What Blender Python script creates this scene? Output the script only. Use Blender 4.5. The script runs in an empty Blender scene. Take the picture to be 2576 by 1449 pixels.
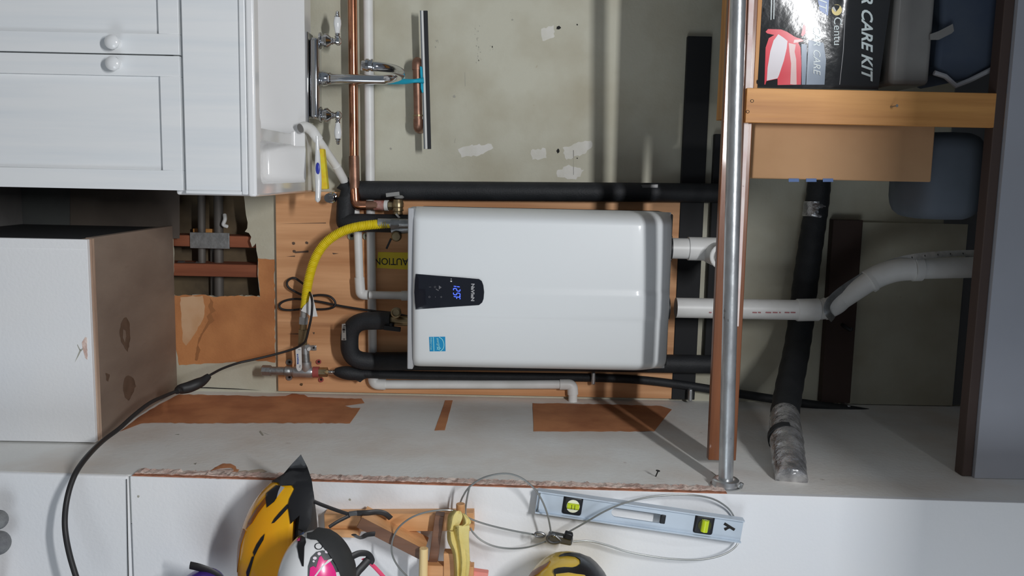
import bpy, bmesh, math, random
from mathutils import Vector, Matrix
from mathutils.geometry import delaunay_2d_cdt
random.seed(7)
S = bpy.context.scene
COL = S.collection

# ---------------------------------------------------------------- camera (phone turned on its side: world up = image right)
IW, IH, FPX = 2576, 1449, 2200.0
CX, CY, CAMZ = IW / 2, IH / 2, 1.52
_y = Vector(((1280 - CX) / FPX, (440 - CY) / FPX, 1.0)).normalized()
_z = Vector((1, .02, -(((1280 - CX) + .02 * (440 - CY)) / FPX))).normalized()
_x = _y.cross(_z)
cam = bpy.data.cameras.new('camera')
cam.sensor_fit = 'HORIZONTAL'; cam.sensor_width = 36; cam.lens = FPX / IW * 36
cam.clip_start = .02
co = bpy.data.objects.new('camera', cam); COL.objects.link(co)
co.matrix_world = Matrix(((_x[0], -_x[1], -_x[2], 0), (_y[0], -_y[1], -_y[2], 0), (_z[0], -_z[1], -_z[2], CAMZ), (0, 0, 0, 1)))
S.camera = co

# ---------------------------------------------------------------- light
w = bpy.data.worlds.new('world'); S.world = w; w.use_nodes = True
bg = w.node_tree.nodes['Background']; bg.inputs[0].default_value = (.76, .88, 1.0, 1); bg.inputs[1].default_value = .175
la = bpy.data.lights.new('ceiling_tube', 'AREA'); la.shape = 'RECTANGLE'; la.size = .60; la.size_y = .10
la.energy = 58; la.color = (.975, .985, 1.0)
lo = bpy.data.objects.new('ceiling_tube', la); COL.objects.link(lo); lo.location = (-.40, -.45, 2.69)
lo.rotation_euler = (math.radians(90 - 60), 0, 0)
ld = bpy.data.lights.new('doorway_daylight', 'AREA'); ld.shape = 'RECTANGLE'; ld.size = 2.2; ld.size_y = 1.9
ld.energy = 40; ld.color = (.84, .92, 1.0)      # open doorway well off to the right behind the camera
do = bpy.data.objects.new('doorway_daylight', ld); COL.objects.link(do); do.location = (3.2, -1.8, 1.15)
do.rotation_euler = (Vector((.6, 2.0, 1.25)) - do.location).to_track_quat('-Z', 'Y').to_euler()
S.view_settings.view_transform = 'Standard'; S.view_settings.look = 'None'
S.view_settings.gamma = 1; S.view_settings.exposure = 0.0; S.view_settings.use_curve_mapping = False

# ---------------------------------------------------------------- helpers: rays, smoothing
def ray(px, py):
    d = Vector(((px - CX) / FPX, (py - CY) / FPX, 1.0))
    return Vector((_x.dot(d), _y.dot(d), _z.dot(d)))
def at(px, py, Y):
    d = ray(px, py); t = Y / d[1]
    return Vector((d[0] * t, Y, CAMZ + d[2] * t))
def atx(px, py, X):
    d = ray(px, py); t = X / d[0]
    return Vector((X, d[1] * t, CAMZ + d[2] * t))
def FW(z):                                     # the front wall is a little out of plumb
    return 1.951 - .032 * (z - .66)
def on_back(px, py, o=0): return at(px, py, 2.75 - o)
def on_ply(px, py, o=0): return at(px, py, 2.731 - o)
def on_right(px, py, o=0): return atx(px, py, .71 - o)
def on_front(px, py, o=0):
    Y = 1.93
    for _ in range(4): Y = FW(at(px, py, Y)[2])
    return at(px, py, Y - o)
def cr(pts, n=6, closed=False):
    P = [Vector(p) for p in pts]; out = []
    m = len(P); rng = range(m) if closed else range(m - 1)
    for i in rng:
        if closed: a, b, c, d = P[i - 1], P[i], P[(i + 1) % m], P[(i + 2) % m]
        else: a, b, c, d = P[max(i - 1, 0)], P[i], P[i + 1], P[min(i + 2, m - 1)]
        for k in range(n):
            t = k / n
            out.append(.5 * ((2 * b) + (c - a) * t + (2 * a - 5 * b + 4 * c - d) * t * t + (3 * b - a - 3 * c + d) * t ** 3))
    if not closed: out.append(P[-1])
    return out
def path(L, n=6, closed=False): return cr([at(*p) for p in L], n, closed)
def bend(P, r, n=6):                           # straight runs with round corners
    P = [Vector(p) for p in P]; out = [P[0]]
    for i in range(1, len(P) - 1):
        a = (P[i - 1] - P[i]); b = (P[i + 1] - P[i])
        k = min(r, a.length * .48, b.length * .48)
        p0 = P[i] + a.normalized() * k; p1 = P[i] + b.normalized() * k
        for j in range(n + 1):
            t = j / n; out.append((1 - t) ** 2 * p0 + 2 * t * (1 - t) * P[i] + t * t * p1)
    out.append(P[-1]); return out
def rag(poly, amp=3, step=9, closed=True):
    out = []; m = len(poly)
    for i in range(m if closed else m - 1):
        a, b = poly[i], poly[(i + 1) % m]; L = math.hypot(b[0] - a[0], b[1] - a[1]); n = max(1, int(L / step))
        for k in range(n):
            t = k / n; j = amp if k else amp * .4
            out.append((a[0] + (b[0] - a[0]) * t + random.uniform(-j, j), a[1] + (b[1] - a[1]) * t + random.uniform(-j, j)))
    return out
def blob(cx, cy, rx, ry, n=22, j=.15):
    return [(cx + rx * math.cos(2 * math.pi * i / n) * (1 + random.uniform(-j, j)), cy + ry * math.sin(2 * math.pi * i / n) * (1 + random.uniform(-j, j))) for i in range(n)]
def ell(cx, cy, rx, ry, n=20, rot=0):
    c, s = math.cos(rot), math.sin(rot)
    return [(cx + rx * math.cos(a) * c - ry * math.sin(a) * s, cy + rx * math.cos(a) * s + ry * math.sin(a) * c) for a in [2 * math.pi * i / n for i in range(n)]]

WL = {}
class MB:
    def __init__(s): s.bm = bmesh.new()
    def quad(s, pts):
        try: return s.bm.faces.new([s.bm.verts.new(p) for p in pts])
        except ValueError: return None
    def box(s, a, b):
        a, b = Vector(a), Vector(b); c = (a + b) / 2; h = (b - a) / 2
        return s.obox(c, (1, 0, 0), (0, 1, 0), (0, 0, 1), abs(h[0]), abs(h[1]), abs(h[2]))
    def obox(s, c, u, v, n, a, b, d):
        c = Vector(c); u = Vector(u).normalized() * a; v = Vector(v).normalized() * b; n = Vector(n).normalized() * d
        V = [s.bm.verts.new(c + i * u + j * v + k * n) for k in (-1, 1) for j in (-1, 1) for i in (-1, 1)]
        for f in ((0, 2, 3, 1), (4, 5, 7, 6), (0, 1, 5, 4), (2, 6, 7, 3), (0, 4, 6, 2), (1, 3, 7, 5)): s.bm.faces.new([V[i] for i in f])
        return s
    def bar(s, p, q, wdt, dep, up=(0, 1, 0)):  # board between two points, wdt across, dep along up
        p, q = Vector(p), Vector(q); d = (q - p); n = Vector(up); v = n.cross(d).normalized(); n = d.cross(v).normalized()
        return s.obox((p + q) / 2, d, v, n, d.length / 2, wdt / 2, dep / 2)
    def prism(s, pts, ext):
        pts = [Vector(p) for p in pts]; e = Vector(ext)
        A = [s.bm.verts.new(p) for p in pts]; B = [s.bm.verts.new(p + e) for p in pts]
        s.bm.faces.new(A); s.bm.faces.new(B[::-1]); m = len(A)
        for i in range(m): s.bm.faces.new((A[i], B[i], B[(i + 1) % m], A[(i + 1) % m]))
        return s
    def tube(s, P, r, n=10, closed=False, caps=True, flat=None):
        P = [Vector(p) for p in P]; m = len(P); rings = []; nrm = None
        for i in range(m):
            t = (P[(i + 1) % m] - P[i - 1]) if closed else (P[min(i + 1, m - 1)] - P[max(i - 1, 0)])
            if t.length < 1e-9: t = Vector((0, 0, 1))
            t.normalize()
            if nrm is None:
                nrm = t.orthogonal().normalized() if flat is None else (Vector(flat[0]) - t * Vector(flat[0]).dot(t)).normalized()
            nrm = (nrm - t * nrm.dot(t)).normalized() if flat is None else (Vector(flat[0]) - t * Vector(flat[0]).dot(t)).normalized()
            b = t.cross(nrm); rr = r[i] if isinstance(r, (list, tuple)) else r; k = 1 if flat is None else flat[1]
            rings.append([s.bm.verts.new(P[i] + (nrm * math.cos(a) * k + b * math.sin(a)) * rr) for a in [2 * math.pi * q / n for q in range(n)]])
        for i in range(m if closed else m - 1):
            A, B = rings[i], rings[(i + 1) % m]
            for q in range(n): s.bm.faces.new((A[q], A[(q + 1) % n], B[(q + 1) % n], B[q]))
        if caps and not closed: s.bm.faces.new(rings[0][::-1]); s.bm.faces.new(rings[-1])
        return s
    def lathe(s, o, ax, prof, n=16, caps=True):
        o = Vector(o); ax = Vector(ax).normalized(); u = ax.orthogonal().normalized(); v = ax.cross(u); R = []
        for d, r in prof: R.append([s.bm.verts.new(o + ax * d + (u * math.cos(a) + v * math.sin(a)) * max(r, 1e-5)) for a in [2 * math.pi * q / n for q in range(n)]])
        for A, B in zip(R, R[1:]):
            for q in range(n): s.bm.faces.new((A[q], A[(q + 1) % n], B[(q + 1) % n], B[q]))
        if caps: s.bm.faces.new(R[0][::-1]); s.bm.faces.new(R[-1])
        return s
    def ball(s, c, r, nu=16, nv=10, sq=1.0, axes=None):
        c = Vector(c); r = Vector((r, r, r)) if isinstance(r, (int, float)) else Vector(r); R = []
        ax = axes or (Vector((1, 0, 0)), Vector((0, 1, 0)), Vector((0, 0, 1)))
        pw = lambda x: math.copysign(abs(x) ** sq, x)
        for j in range(nv + 1):
            p = math.pi * j / nv - math.pi / 2; row = []
            for i in range(nu):
                a = 2 * math.pi * i / nu
                row.append(s.bm.verts.new(c + ax[0] * (r[0] * pw(math.cos(p)) * pw(math.cos(a)) + 1e-6 * math.cos(a)) + ax[1] * (r[1] * pw(math.cos(p)) * pw(math.sin(a)) + 1e-6 * math.sin(a)) + ax[2] * r[2] * pw(math.sin(p))))
            R.append(row)
        for A, B in zip(R, R[1:]):
            for q in range(nu): s.bm.faces.new((A[q], A[(q + 1) % nu], B[(q + 1) % nu], B[q]))
        return s
    def decal(s, poly, fn, o=.0015, grid=None, base=0.0):  # a thin sheet lying on a surface, with its own edge
        m = len(poly); pts = [Vector((p[0], p[1])) for p in poly]
        if grid:
            xs = [p[0] for p in poly]; ys = [p[1] for p in poly]; g = grid
            X = min(xs) + g / 2
            while X < max(xs):
                Yy = min(ys) + g / 2
                while Yy < max(ys): pts.append(Vector((X, Yy))); Yy += g
                X += g
        V, E_, F_, *_r = delaunay_2d_cdt(pts, [], [list(range(m))], 1, 1e-4)
        T = [s.bm.verts.new(fn(v[0], v[1], o)) for v in V]
        cnt = {}
        for f in F_:
            if len(set(f)) < 3: continue
            s.bm.faces.new([T[i] for i in f])
            for a, b in zip(f, f[1:] + f[:1]): cnt[(a, b)] = 1
        low = {}
        def lw(i):
            if i not in low: low[i] = s.bm.verts.new(fn(V[i][0], V[i][1], base))
            return low[i]
        for (a, b) in cnt:
            if (b, a) not in cnt: s.bm.faces.new((T[b], T[a], lw(a), lw(b)))
        return s
    def build(s, name, mat, parent=None, bevel=0, seg=2, sharp=38, recalc=True):
        bm = s.bm
        if recalc: bmesh.ops.recalc_face_normals(bm, faces=bm.faces)
        ca = math.radians(sharp)
        for f in bm.faces: f.smooth = True
        for e in bm.edges:
            if len(e.link_faces) == 2 and e.calc_face_angle(0) > ca: e.smooth = False
        me = bpy.data.meshes.new(name)
        if parent is None:
            lo = [min(v.co[i] for v in bm.verts) for i in range(3)]; hi = [max(v.co[i] for v in bm.verts) for i in range(3)]
            L = Vector(((lo[0] + hi[0]) / 2, (lo[1] + hi[1]) / 2, lo[2]))
        else: L = WL[parent.name]
        for v in bm.verts: v.co -= L
        bm.to_mesh(me); bm.free()
        o = bpy.data.objects.new(name, me); COL.objects.link(o)
        if parent is None: o.location = L
        else: o.parent = parent
        WL[o.name] = L.copy()
        if mat: me.materials.append(mat)
        if bevel:
            b = o.modifiers.new('bevel', 'BEVEL'); b.width = bevel; b.segments = seg; b.limit_method = 'ANGLE'; b.angle_limit = math.radians(40); b.harden_normals = False
        return o
def thing(name, label, cat, loc, group=None):
    o = bpy.data.objects.new(name, None); COL.objects.link(o); o.location = loc; o.empty_display_size = .05
    WL[o.name] = Vector(loc); o['label'] = label; o['category'] = cat
    if group: o['group'] = group
    return o
def tag(o, label, cat, group=None):
    o['label'] = label; o['category'] = cat
    if group: o['group'] = group
    return o
def struct(o): o['kind'] = 'structure'; return o
def lab(o, l): o['label'] = l; return o
def text(name, body, mat, parent, origin, size, right=(1, 0, 0), up=(0, 0, 1), shear=0, sx=1, ext=.0004, align='LEFT', space=1, bold=0):
    c = bpy.data.curves.new(name, 'FONT'); c.body = body; c.size = size; c.shear = shear; c.extrude = ext; c.align_x = align; c.space_character = space; c.offset = bold
    c.resolution_u = 3
    o = bpy.data.objects.new(name, c); 
    r = Vector(right).normalized(); u = Vector(up).normalized(); n = r.cross(u)
    M = Matrix(((r[0] * sx, u[0], n[0], 0), (r[1] * sx, u[1], n[1], 0), (r[2] * sx, u[2], n[2], 0), (0, 0, 0, 1)))
    COL.objects.link(o)
    dg = bpy.context.evaluated_depsgraph_get(); me = bpy.data.meshes.new_from_object(o.evaluated_get(dg))
    COL.objects.unlink(o); bpy.data.objects.remove(o); 
    me.transform(M); me.name = name
    L = WL[parent.name]; me.transform(Matrix.Translation(Vector(origin) - L))
    q = bpy.data.objects.new(name, me); COL.objects.link(q); q.parent = parent; WL[q.name] = L.copy()
    me.materials.clear(); me.materials.append(mat)
    return q
def boolean(o, cutters, op='DIFFERENCE'):
    for c in cutters:
        m = o.modifiers.new('b', 'BOOLEAN'); m.object = c; m.operation = op; m.solver = 'EXACT'
    dg = bpy.context.evaluated_depsgraph_get(); dg.update()
    me = bpy.data.meshes.new_from_object(o.evaluated_get(dg)); o.modifiers.clear(); o.data = me
    for c in cutters: bpy.data.objects.remove(c)
    return o

# ---------------------------------------------------------------- materials
def lin(c): return tuple(((v / 255) / 12.92 if v <= 10 else (((v / 255) + .055) / 1.055) ** 2.4) for v in c)
def D(r, g, b, k=.62):                         # paint colour that shows as r,g,b on a face the tube lights squarely
    return tuple(min(.9, v / k) for v in lin((r, g, b)))
def mat(name, col, rough=.6, metal=0, col2=None, scale=6, lo=.4, hi=.65, bump=0, bscale=60, coat=0, spec=.5, stretch=(1, 1, 1), emit=0, detail=5, dots=None, dscale=60, dlo=.68, trans=0, alpha=1):
    m = bpy.data.materials.new(name); m.use_nodes = True; N = m.node_tree.nodes; Lk = m.node_tree.links
    b = N['Principled BSDF']; b.inputs['Roughness'].default_value = rough; b.inputs['Metallic'].default_value = metal
    b.inputs['Base Color'].default_value = (*col, 1); b.inputs['Specular IOR Level'].default_value = spec
    if coat: b.inputs['Coat Weight'].default_value = coat; b.inputs['Coat Roughness'].default_value = .08
    if trans: b.inputs['Transmission Weight'].default_value = trans
    if alpha < 1: b.inputs['Alpha'].default_value = alpha
    if emit: b.inputs['Emission Color'].default_value = (*col, 1); b.inputs['Emission Strength'].default_value = emit
    tc = N.new('ShaderNodeTexCoord'); mp = N.new('ShaderNodeMapping'); mp.inputs['Scale'].default_value = stretch
    Lk.new(tc.outputs['Object'], mp.inputs['Vector'])
    cur = None
    if col2:
        n = N.new('ShaderNodeTexNoise'); n.inputs['Scale'].default_value = scale; n.inputs['Detail'].default_value = detail
        Lk.new(mp.outputs[0], n.inputs['Vector'])
        r = N.new('ShaderNodeMapRange'); r.inputs[1].default_value = lo; r.inputs[2].default_value = hi
        Lk.new(n.outputs['Fac'], r.inputs[0])
        x = N.new('ShaderNodeMix'); x.data_type = 'RGBA'; x.inputs[6].default_value = (*col, 1); x.inputs[7].default_value = (*col2, 1)
        Lk.new(r.outputs[0], x.inputs[0]); cur = x.outputs[2]
    if dots:
        n = N.new('ShaderNodeTexNoise'); n.inputs['Scale'].default_value = dscale; n.inputs['Detail'].default_value = 3
        Lk.new(mp.outputs[0], n.inputs['Vector'])
        r = N.new('ShaderNodeMapRange'); r.inputs[1].default_value = dlo; r.inputs[2].default_value = dlo + .06
        Lk.new(n.outputs['Fac'], r.inputs[0])
        x = N.new('ShaderNodeMix'); x.data_type = 'RGBA'; x.inputs[7].default_value = (*dots, 1)
        if cur: Lk.new(cur, x.inputs[6])
        else: x.inputs[6].default_value = (*col, 1)
        Lk.new(r.outputs[0], x.inputs[0]); cur = x.outputs[2]
    if cur: Lk.new(cur, b.inputs['Base Color'])
    if bump:
        n = N.new('ShaderNodeTexNoise'); n.inputs['Scale'].default_value = bscale; n.inputs['Detail'].default_value = 4
        Lk.new(mp.outputs[0], n.inputs['Vector'])
        q = N.new('ShaderNodeBump'); q.inputs['Strength'].default_value = bump; q.inputs['Distance'].default_value = .01
        Lk.new(n.outputs['Fac'], q.inputs['Height']); Lk.new(q.outputs[0], b.inputs['Normal'])
    return m
def wood(name, c1, c2, axis=2, sc=30, rough=.55, coat=0, knots=None):
    st = [1, 1, 1]; st[axis] = .06
    return mat(name, c1, rough, 0, c2, sc, .35, .68, .15, sc * 3, coat, .4, tuple(st), dots=knots, dscale=sc * .6, dlo=.7)

M = {}
M['wall'] = mat('cream_wall_paint', D(168, 166, 151), .75, 0, D(154, 149, 131), 5, .42, .7, .10, 90, dots=D(150, 140, 122), dscale=26, dlo=.73)
M['white_wall'] = mat('white_wall_paint', D(200, 204, 209), .6, 0, D(192, 194, 197), 2.2, .4, .7, .08, 120)
M['side_wall'] = mat('side_wall_paint', D(206, 200, 194), .7, 0, D(186, 179, 171), 4, .42, .7, .10, 90, dots=D(160, 152, 144), dscale=22, dlo=.74)
M['brown_paper'] = mat('brown_drywall_paper', D(172, 118, 74), .85, 0, D(150, 98, 60), 7, .4, .68, .12, 120)
M['side_paper'] = mat('brown_side_paper', D(176, 120, 82), .8, 0, D(150, 96, 64), 9, .38, .68, .1, 120)
M['gypsum'] = mat('raw_gypsum', D(206, 180, 170), .95, 0, D(172, 146, 136), 38, .4, .62, .9, 55)
M['edge_brown'] = mat('brown_edge_paper', D(150, 98, 74), .9, 0, D(120, 78, 58), 30, .4, .65, .3, 90)
M['spackle'] = mat('spackle', D(190, 188, 182), .8, 0, D(180, 178, 168), 20, .4, .7, .05, 120)
M['scuff'] = mat('grey_scuff', D(140, 138, 128), .8)
M['ply'] = wood('plywood', D(194, 148, 108), D(164, 116, 78), 2, 26, .6, 0, D(130, 84, 52))
M['cab'] = mat('cabinet_white', D(196, 199, 201), .38, 0, D(188, 191, 193), 30, .4, .7, .03, 80, stretch=(1, 1, .06))
M['ceramic'] = mat('sink_ceramic', D(214, 214, 212), .16, 0, coat=.4)
M['porcelain'] = mat('porcelain', (.85, .86, .86), .12, coat=.5)
M['chrome'] = mat('chrome', (.62, .63, .65), .09, 1)
M['steel'] = mat('galvanised', (.58, .60, .61), .34, .8, (.46, .47, .48), 40, .4, .65, .05, 90, dots=(.12, .11, .10), dscale=45, dlo=.70, stretch=(.5, 1, 1))
M['zinc'] = mat('zinc_fitting', (.42, .43, .43), .42, .85, (.30, .31, .31), 50, .4, .7, .1, 120)
M['copper'] = mat('copper_bright', (.78, .36, .22), .2, 1, (.62, .27, .16), 22, .4, .7)
M['copper_dull'] = mat('copper_dull', (.36, .20, .14), .45, .8, (.24, .13, .09), 35, .4, .7, .05, 90)
M['brass'] = mat('brass', (.40, .32, .19), .36, .85, (.28, .21, .12), 40, .4, .7)
M['pvc'] = mat('pvc_white', D(196, 196, 194), .4, 0, D(186, 185, 182), 12, .4, .7)
M['rubber'] = mat('black_foam', (.016, .018, .021), .62, 0, (.024, .026, .030), 20, .4, .7, .15, 200)
M['black'] = mat('black_plastic', (.012, .013, .016), .45)
M['flatblack'] = mat('flat_black', (.012, .013, .015), .75)
M['cord'] = mat('cord_black', (.022, .021, .022), .5)
M['yellow_hose'] = mat('yellow_hose', D(214, 178, 30), .42)
M['yellow'] = mat('yellow_plastic', D(214, 176, 32), .5)
M['red'] = mat('red_oxide', (.42, .09, .08), .55)
M['paperwhite'] = mat('white_paper', (.78, .78, .76), .6)
M['heater'] = mat('heater_white', D(193, 196, 206), .42, 0, coat=.06)
M['heater_dark'] = mat('heater_case', (.10, .105, .11), .5)
M['panel'] = mat('panel_black', (.008, .009, .016), .18, coat=.6)
M['led'] = mat('led_blue', (.05, .10, 1.0), .5, emit=2.6)
M['greytext'] = mat('grey_print', (.42, .42, .43), .5)
M['dimtext'] = mat('dim_print', (.13, .13, .14), .5)
M['cyan'] = mat('cyan_sticker', D(0, 122, 168), .4)
M['lightcyan'] = mat('pale_sticker_print', D(140, 206, 226), .4)
M['shelfwood'] = wood('red_brown_board', D(118, 72, 44), D(90, 52, 30), 0, 30, .35, .3)
M['pine'] = wood('pine', D(186, 134, 76), D(146, 96, 50), 2, 22, .5)
M['pine_x'] = wood('pine_shelf', D(190, 140, 82), D(156, 106, 56), 0, 26, .5)
M['lath'] = mat('pink_white_lath', D(206, 186, 182), .75, 0, D(190, 168, 164), 20, .4, .7, dots=(.08, .04, .03), dscale=60, dlo=.72)
M['stud'] = wood('old_red_stud', D(132, 78, 54), D(98, 54, 36), 2, 30, .8)
M['cavity'] = mat('cavity_board', D(96, 82, 62), .9, 0, D(66, 56, 44), 8)
M['dark'] = mat('dark_cavity', (.02, .019, .018), .9)
M['oldpipe'] = mat('old_pipe', (.15, .135, .12), .6, .3)
M['boxtop'] = mat('worn_plywood_top', D(122, 108, 96), .75, 0, D(98, 84, 74), 5, .35, .68, .15, 60, stretch=(1, .35, 1), dots=D(92, 78, 68), dscale=9, dlo=.7)
M['stain'] = mat('brown_stain', D(84, 66, 54), .75, 0, D(74, 58, 46), 20)
M['cutedge'] = wood('cut_edge', D(172, 150, 132), D(128, 104, 88), 0, 60, .9)
M['cardboard'] = mat('cardboard', D(150, 116, 84), .85, 0, D(142, 108, 76), 6)
M['blueprint'] = mat('blue_print', D(70, 90, 128), .7)
M['kit'] = mat('kit_black_gloss', (.022, .024, .026), .14, 0, bump=.10, bscale=22, coat=.4)
M['kitred'] = mat('print_red', D(214, 60, 72), .25)
M['kitpink'] = mat('print_pink', D(232, 170, 168), .25)
M['kitlabel'] = mat('print_label', D(196, 192, 196), .3)
M['kitgrey'] = mat('print_bluegrey', D(112, 126, 142), .25)
M['kitblue'] = mat('print_blue', D(62, 96, 150), .25)
M['kitsilver'] = mat('print_silver', D(178, 188, 188), .3)
M['kitgold'] = mat('print_gold', D(196, 176, 100), .3)
M['bluefabric'] = mat('navy_fabric', (.055, .075, .12), .8, 0, (.075, .095, .13), 8)
M['film'] = mat('grey_film', (.30, .29, .27), .35, 0, (.22, .21, .20), 6, .35, .7)
M['ribbon'] = mat('white_trim', (.50, .50, .52), .6)
M['foil'] = mat('foil_tape', (.74, .74, .75), .26, .75, (.42, .42, .43), 30, .35, .6, 1.0, 34)
M['flange'] = mat('flange_metal', (.60, .61, .62), .28, .85)
M['teal'] = mat('teal_plastic', D(20, 140, 165), .4)
M['blue'] = mat('blue_plastic', D(40, 50, 140), .3)
M['level'] = mat('blue_grey_aluminium', D(166, 176, 186), .38, .15, D(158, 168, 178), 15)
M['vial'] = mat('vial_green', D(170, 186, 30), .12, 0, coat=.5)
M['vialpale'] = mat('vial_pale', D(200, 210, 170), .12, 0, coat=.5)
M['cable'] = mat('vinyl_cable', (.34, .35, .34), .3, .5)
M['lock'] = mat('lock_metal', (.20, .20, .20), .35, .8)
M['rack'] = wood('beech', D(190, 144, 100), D(168, 122, 80), 2, 30, .5)
M['rackdark'] = wood('beech_dark', D(104, 74, 56), D(84, 58, 44), 2, 30, .5)
M['rackpeg'] = wood('beech_peg', D(214, 178, 130), D(196, 158, 110), 0, 40, .5)
M['cloth'] = mat('yellow_cloth', D(190, 176, 116), .85, 0, D(178, 160, 92), 18, .4, .7, .2, 160)
M['hyellow'] = mat('helmet_yellow', D(220, 150, 14), .2, 0, D(206, 128, 12), 4, coat=.6)
M['hblack'] = mat('helmet_black', (.013, .013, .015), .38, coat=.2)
M['horange'] = mat('helmet_groove', D(120, 66, 10), .35)
M['hgold'] = mat('helmet_gold', D(212, 164, 62), .28, coat=.4)
M['hwhite'] = mat('helmet_white', D(204, 206, 210), .25, coat=.4)
M['hpink'] = mat('helmet_pink', D(214, 36, 112), .25, coat=.4)
M['hpurple'] = mat('helmet_purple', D(62, 40, 120), .3)
M['foam'] = mat('helmet_foam', (.028, .029, .030), .7, 0, (.040, .041, .042), 14)
M['pinkstrap'] = mat('pink_strap', D(216, 62, 96), .6)
M['grip'] = mat('grey_foam', D(104, 106, 106), .85, 0, D(84, 84, 88), 30, .4, .7, .5, 80)
M['concrete'] = mat('floor_concrete', (.16, .155, .15), .85, 0, (.12, .115, .11), 5, .4, .7, .15, 40)
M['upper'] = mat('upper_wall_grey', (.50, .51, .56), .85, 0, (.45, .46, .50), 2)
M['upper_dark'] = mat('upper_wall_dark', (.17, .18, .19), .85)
M['sponge'] = mat('yellow_sponge', D(220, 184, 50), .9, 0, D(200, 160, 40), 40)
M['sky_sheet'] = mat('blue_grey_sheet', (.11, .13, .16), .85, 0, (.09, .11, .13), 6)

# ================================================================ SETTING
fl = MB().box((-3, -3, -.1), (3, 2.9, 0)).build('floor', M['concrete']); struct(fl)
bm_ = MB().box((-3, .10, 2.618), (.0, .20, 3.0)).build('light_blocker', M['upper'], bevel=.004); struct(bm_)   # unseen beam added to cut the tube's light off the upper recess
ce = MB().box((-3, -3, 3.0), (3, 2.95, 3.1)).build('ceiling', M['upper']); struct(ce)

# back wall: one drywall sheet with a torn opening low down behind the cabinet
def P2(p): return at(p[0], p[1], 2.75)
hole = rag([(434, 742), (434, 660), (432, 565), (430, 470), (438, 380), (606, 380), (612, 470), (617, 520), (623, 560)], 1.2, 10, False)[:-1] + \
    [(623, 560), (622, 574), (616, 583), (626, 586), (632, 596), (629, 606), (634, 622), (644, 612), (645, 630), (649, 650), (648, 690), (654, 746)] + \
    rag([(654, 746), (600, 744), (545, 748), (505, 742), (434, 745)], 2.2, 6, False)
bw = MB(); bm = bw.bm
outer = [(-2.2, 0), (.71, 0), (.71, 3.0), (-2.2, 3.0)]
H3 = [P2(p) for p in hole]
pts = [Vector(p) for p in outer] + [Vector((p[0], p[2])) for p in H3]
V, E_, F_, *_r = delaunay_2d_cdt(pts, [], [list(range(4)), list(range(4, len(pts)))], 0, 1e-5)
hp = [(p[0], p[2]) for p in H3]
def inside(x, y, poly):
    c = False; j = len(poly) - 1
    for i in range(len(poly)):
        if (poly[i][1] > y) != (poly[j][1] > y) and x < (poly[j][0] - poly[i][0]) * (y - poly[i][1]) / (poly[j][1] - poly[i][1]) + poly[i][0]: c = not c
        j = i
    return c
fv = [bm.verts.new((v[0], 2.75, v[1])) for v in V]; bv = [bm.verts.new((v[0], 2.764, v[1])) for v in V]
cnt = set()
for f in F_:
    cxx = sum(V[i][0] for i in f) / len(f); cyy = sum(V[i][1] for i in f) / len(f)
    if inside(cxx, cyy, hp): continue
    bm.faces.new([fv[i] for i in f]); bm.faces.new([bv[i] for i in f][::-1])
    for a, b in zip(f, f[1:] + f[:1]): cnt.add((a, b))
for a, b in cnt:
    if (b, a) not in cnt: bm.faces.new((fv[a], fv[b], bv[b], bv[a]))
wall_back = struct(bw.build('wall_back', M['wall']))
# what shows inside the opening
MB().box((-.4, 2.86, 0), (.5, 2.875, 1.2)).build('cavity_board', M['cavity'], wall_back)
MB().box((-.4, 2.765, 0), (-.30, 2.86, 1.2)).build('stud', M['stud'], wall_back, .002)
MB().box((.30, 2.765, 0), (.34, 2.86, 1.2)).build('stud', M['stud'], wall_back, .002)
p0 = at(452, 604, 2.785); p1 = at(642, 604, 2.785)
MB().box((p0[0] - .017, 2.775, p0[2] - .1), (p0[0] + .019, 2.86, p1[2] + .05)).build('stud', M['stud'], wall_back, .002)
a = at(478, 584, 2.772); b = at(578, 626, 2.772)
MB().box((a[0], 2.769, a[2]), (b[0], 2.774, b[2])).build('nail_plate', M['zinc'], wall_back, .0008)
p0 = at(440, 667, 2.83); p1 = at(650, 670, 2.83)
MB().bar(p0, p1, .022, .03).build('lath', M['stud'], wall_back, .001)
MB().box(tuple(at(485, 575, 2.83)), tuple(at(560, 590, 2.85))).build('blocking', M['pine'], wall_back, .001)
for x, y0, y1, r, Y in ((506, 400, 672, .012, 2.80), (549, 400, 770, .015, 2.82), (535, 610, 770, .009, 2.845)):
    MB().tube([at(x, y0, Y), at(x + 2, y1, Y)], r, 14).build('old_pipe', M['oldpipe'], wall_back)
MB().lathe(at(440, 668, 2.80), (0, 0, 1), [(0, .011), (.012, .011), (.012, .016), (.03, .016), (.03, .012), (.07, .012), (.07, .016), (.095, .016), (.095, .011), (.11, .011)], 14).build('pipe_tee', M['zinc'], wall_back)
MB().tube(path([(565, 540, 2.80), (566, 552, 2.79), (562, 565, 2.79), (572, 570, 2.80)], 5), .006, 8).build('torn_paper_scrap', M['paperwhite'], wall_back)
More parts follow.
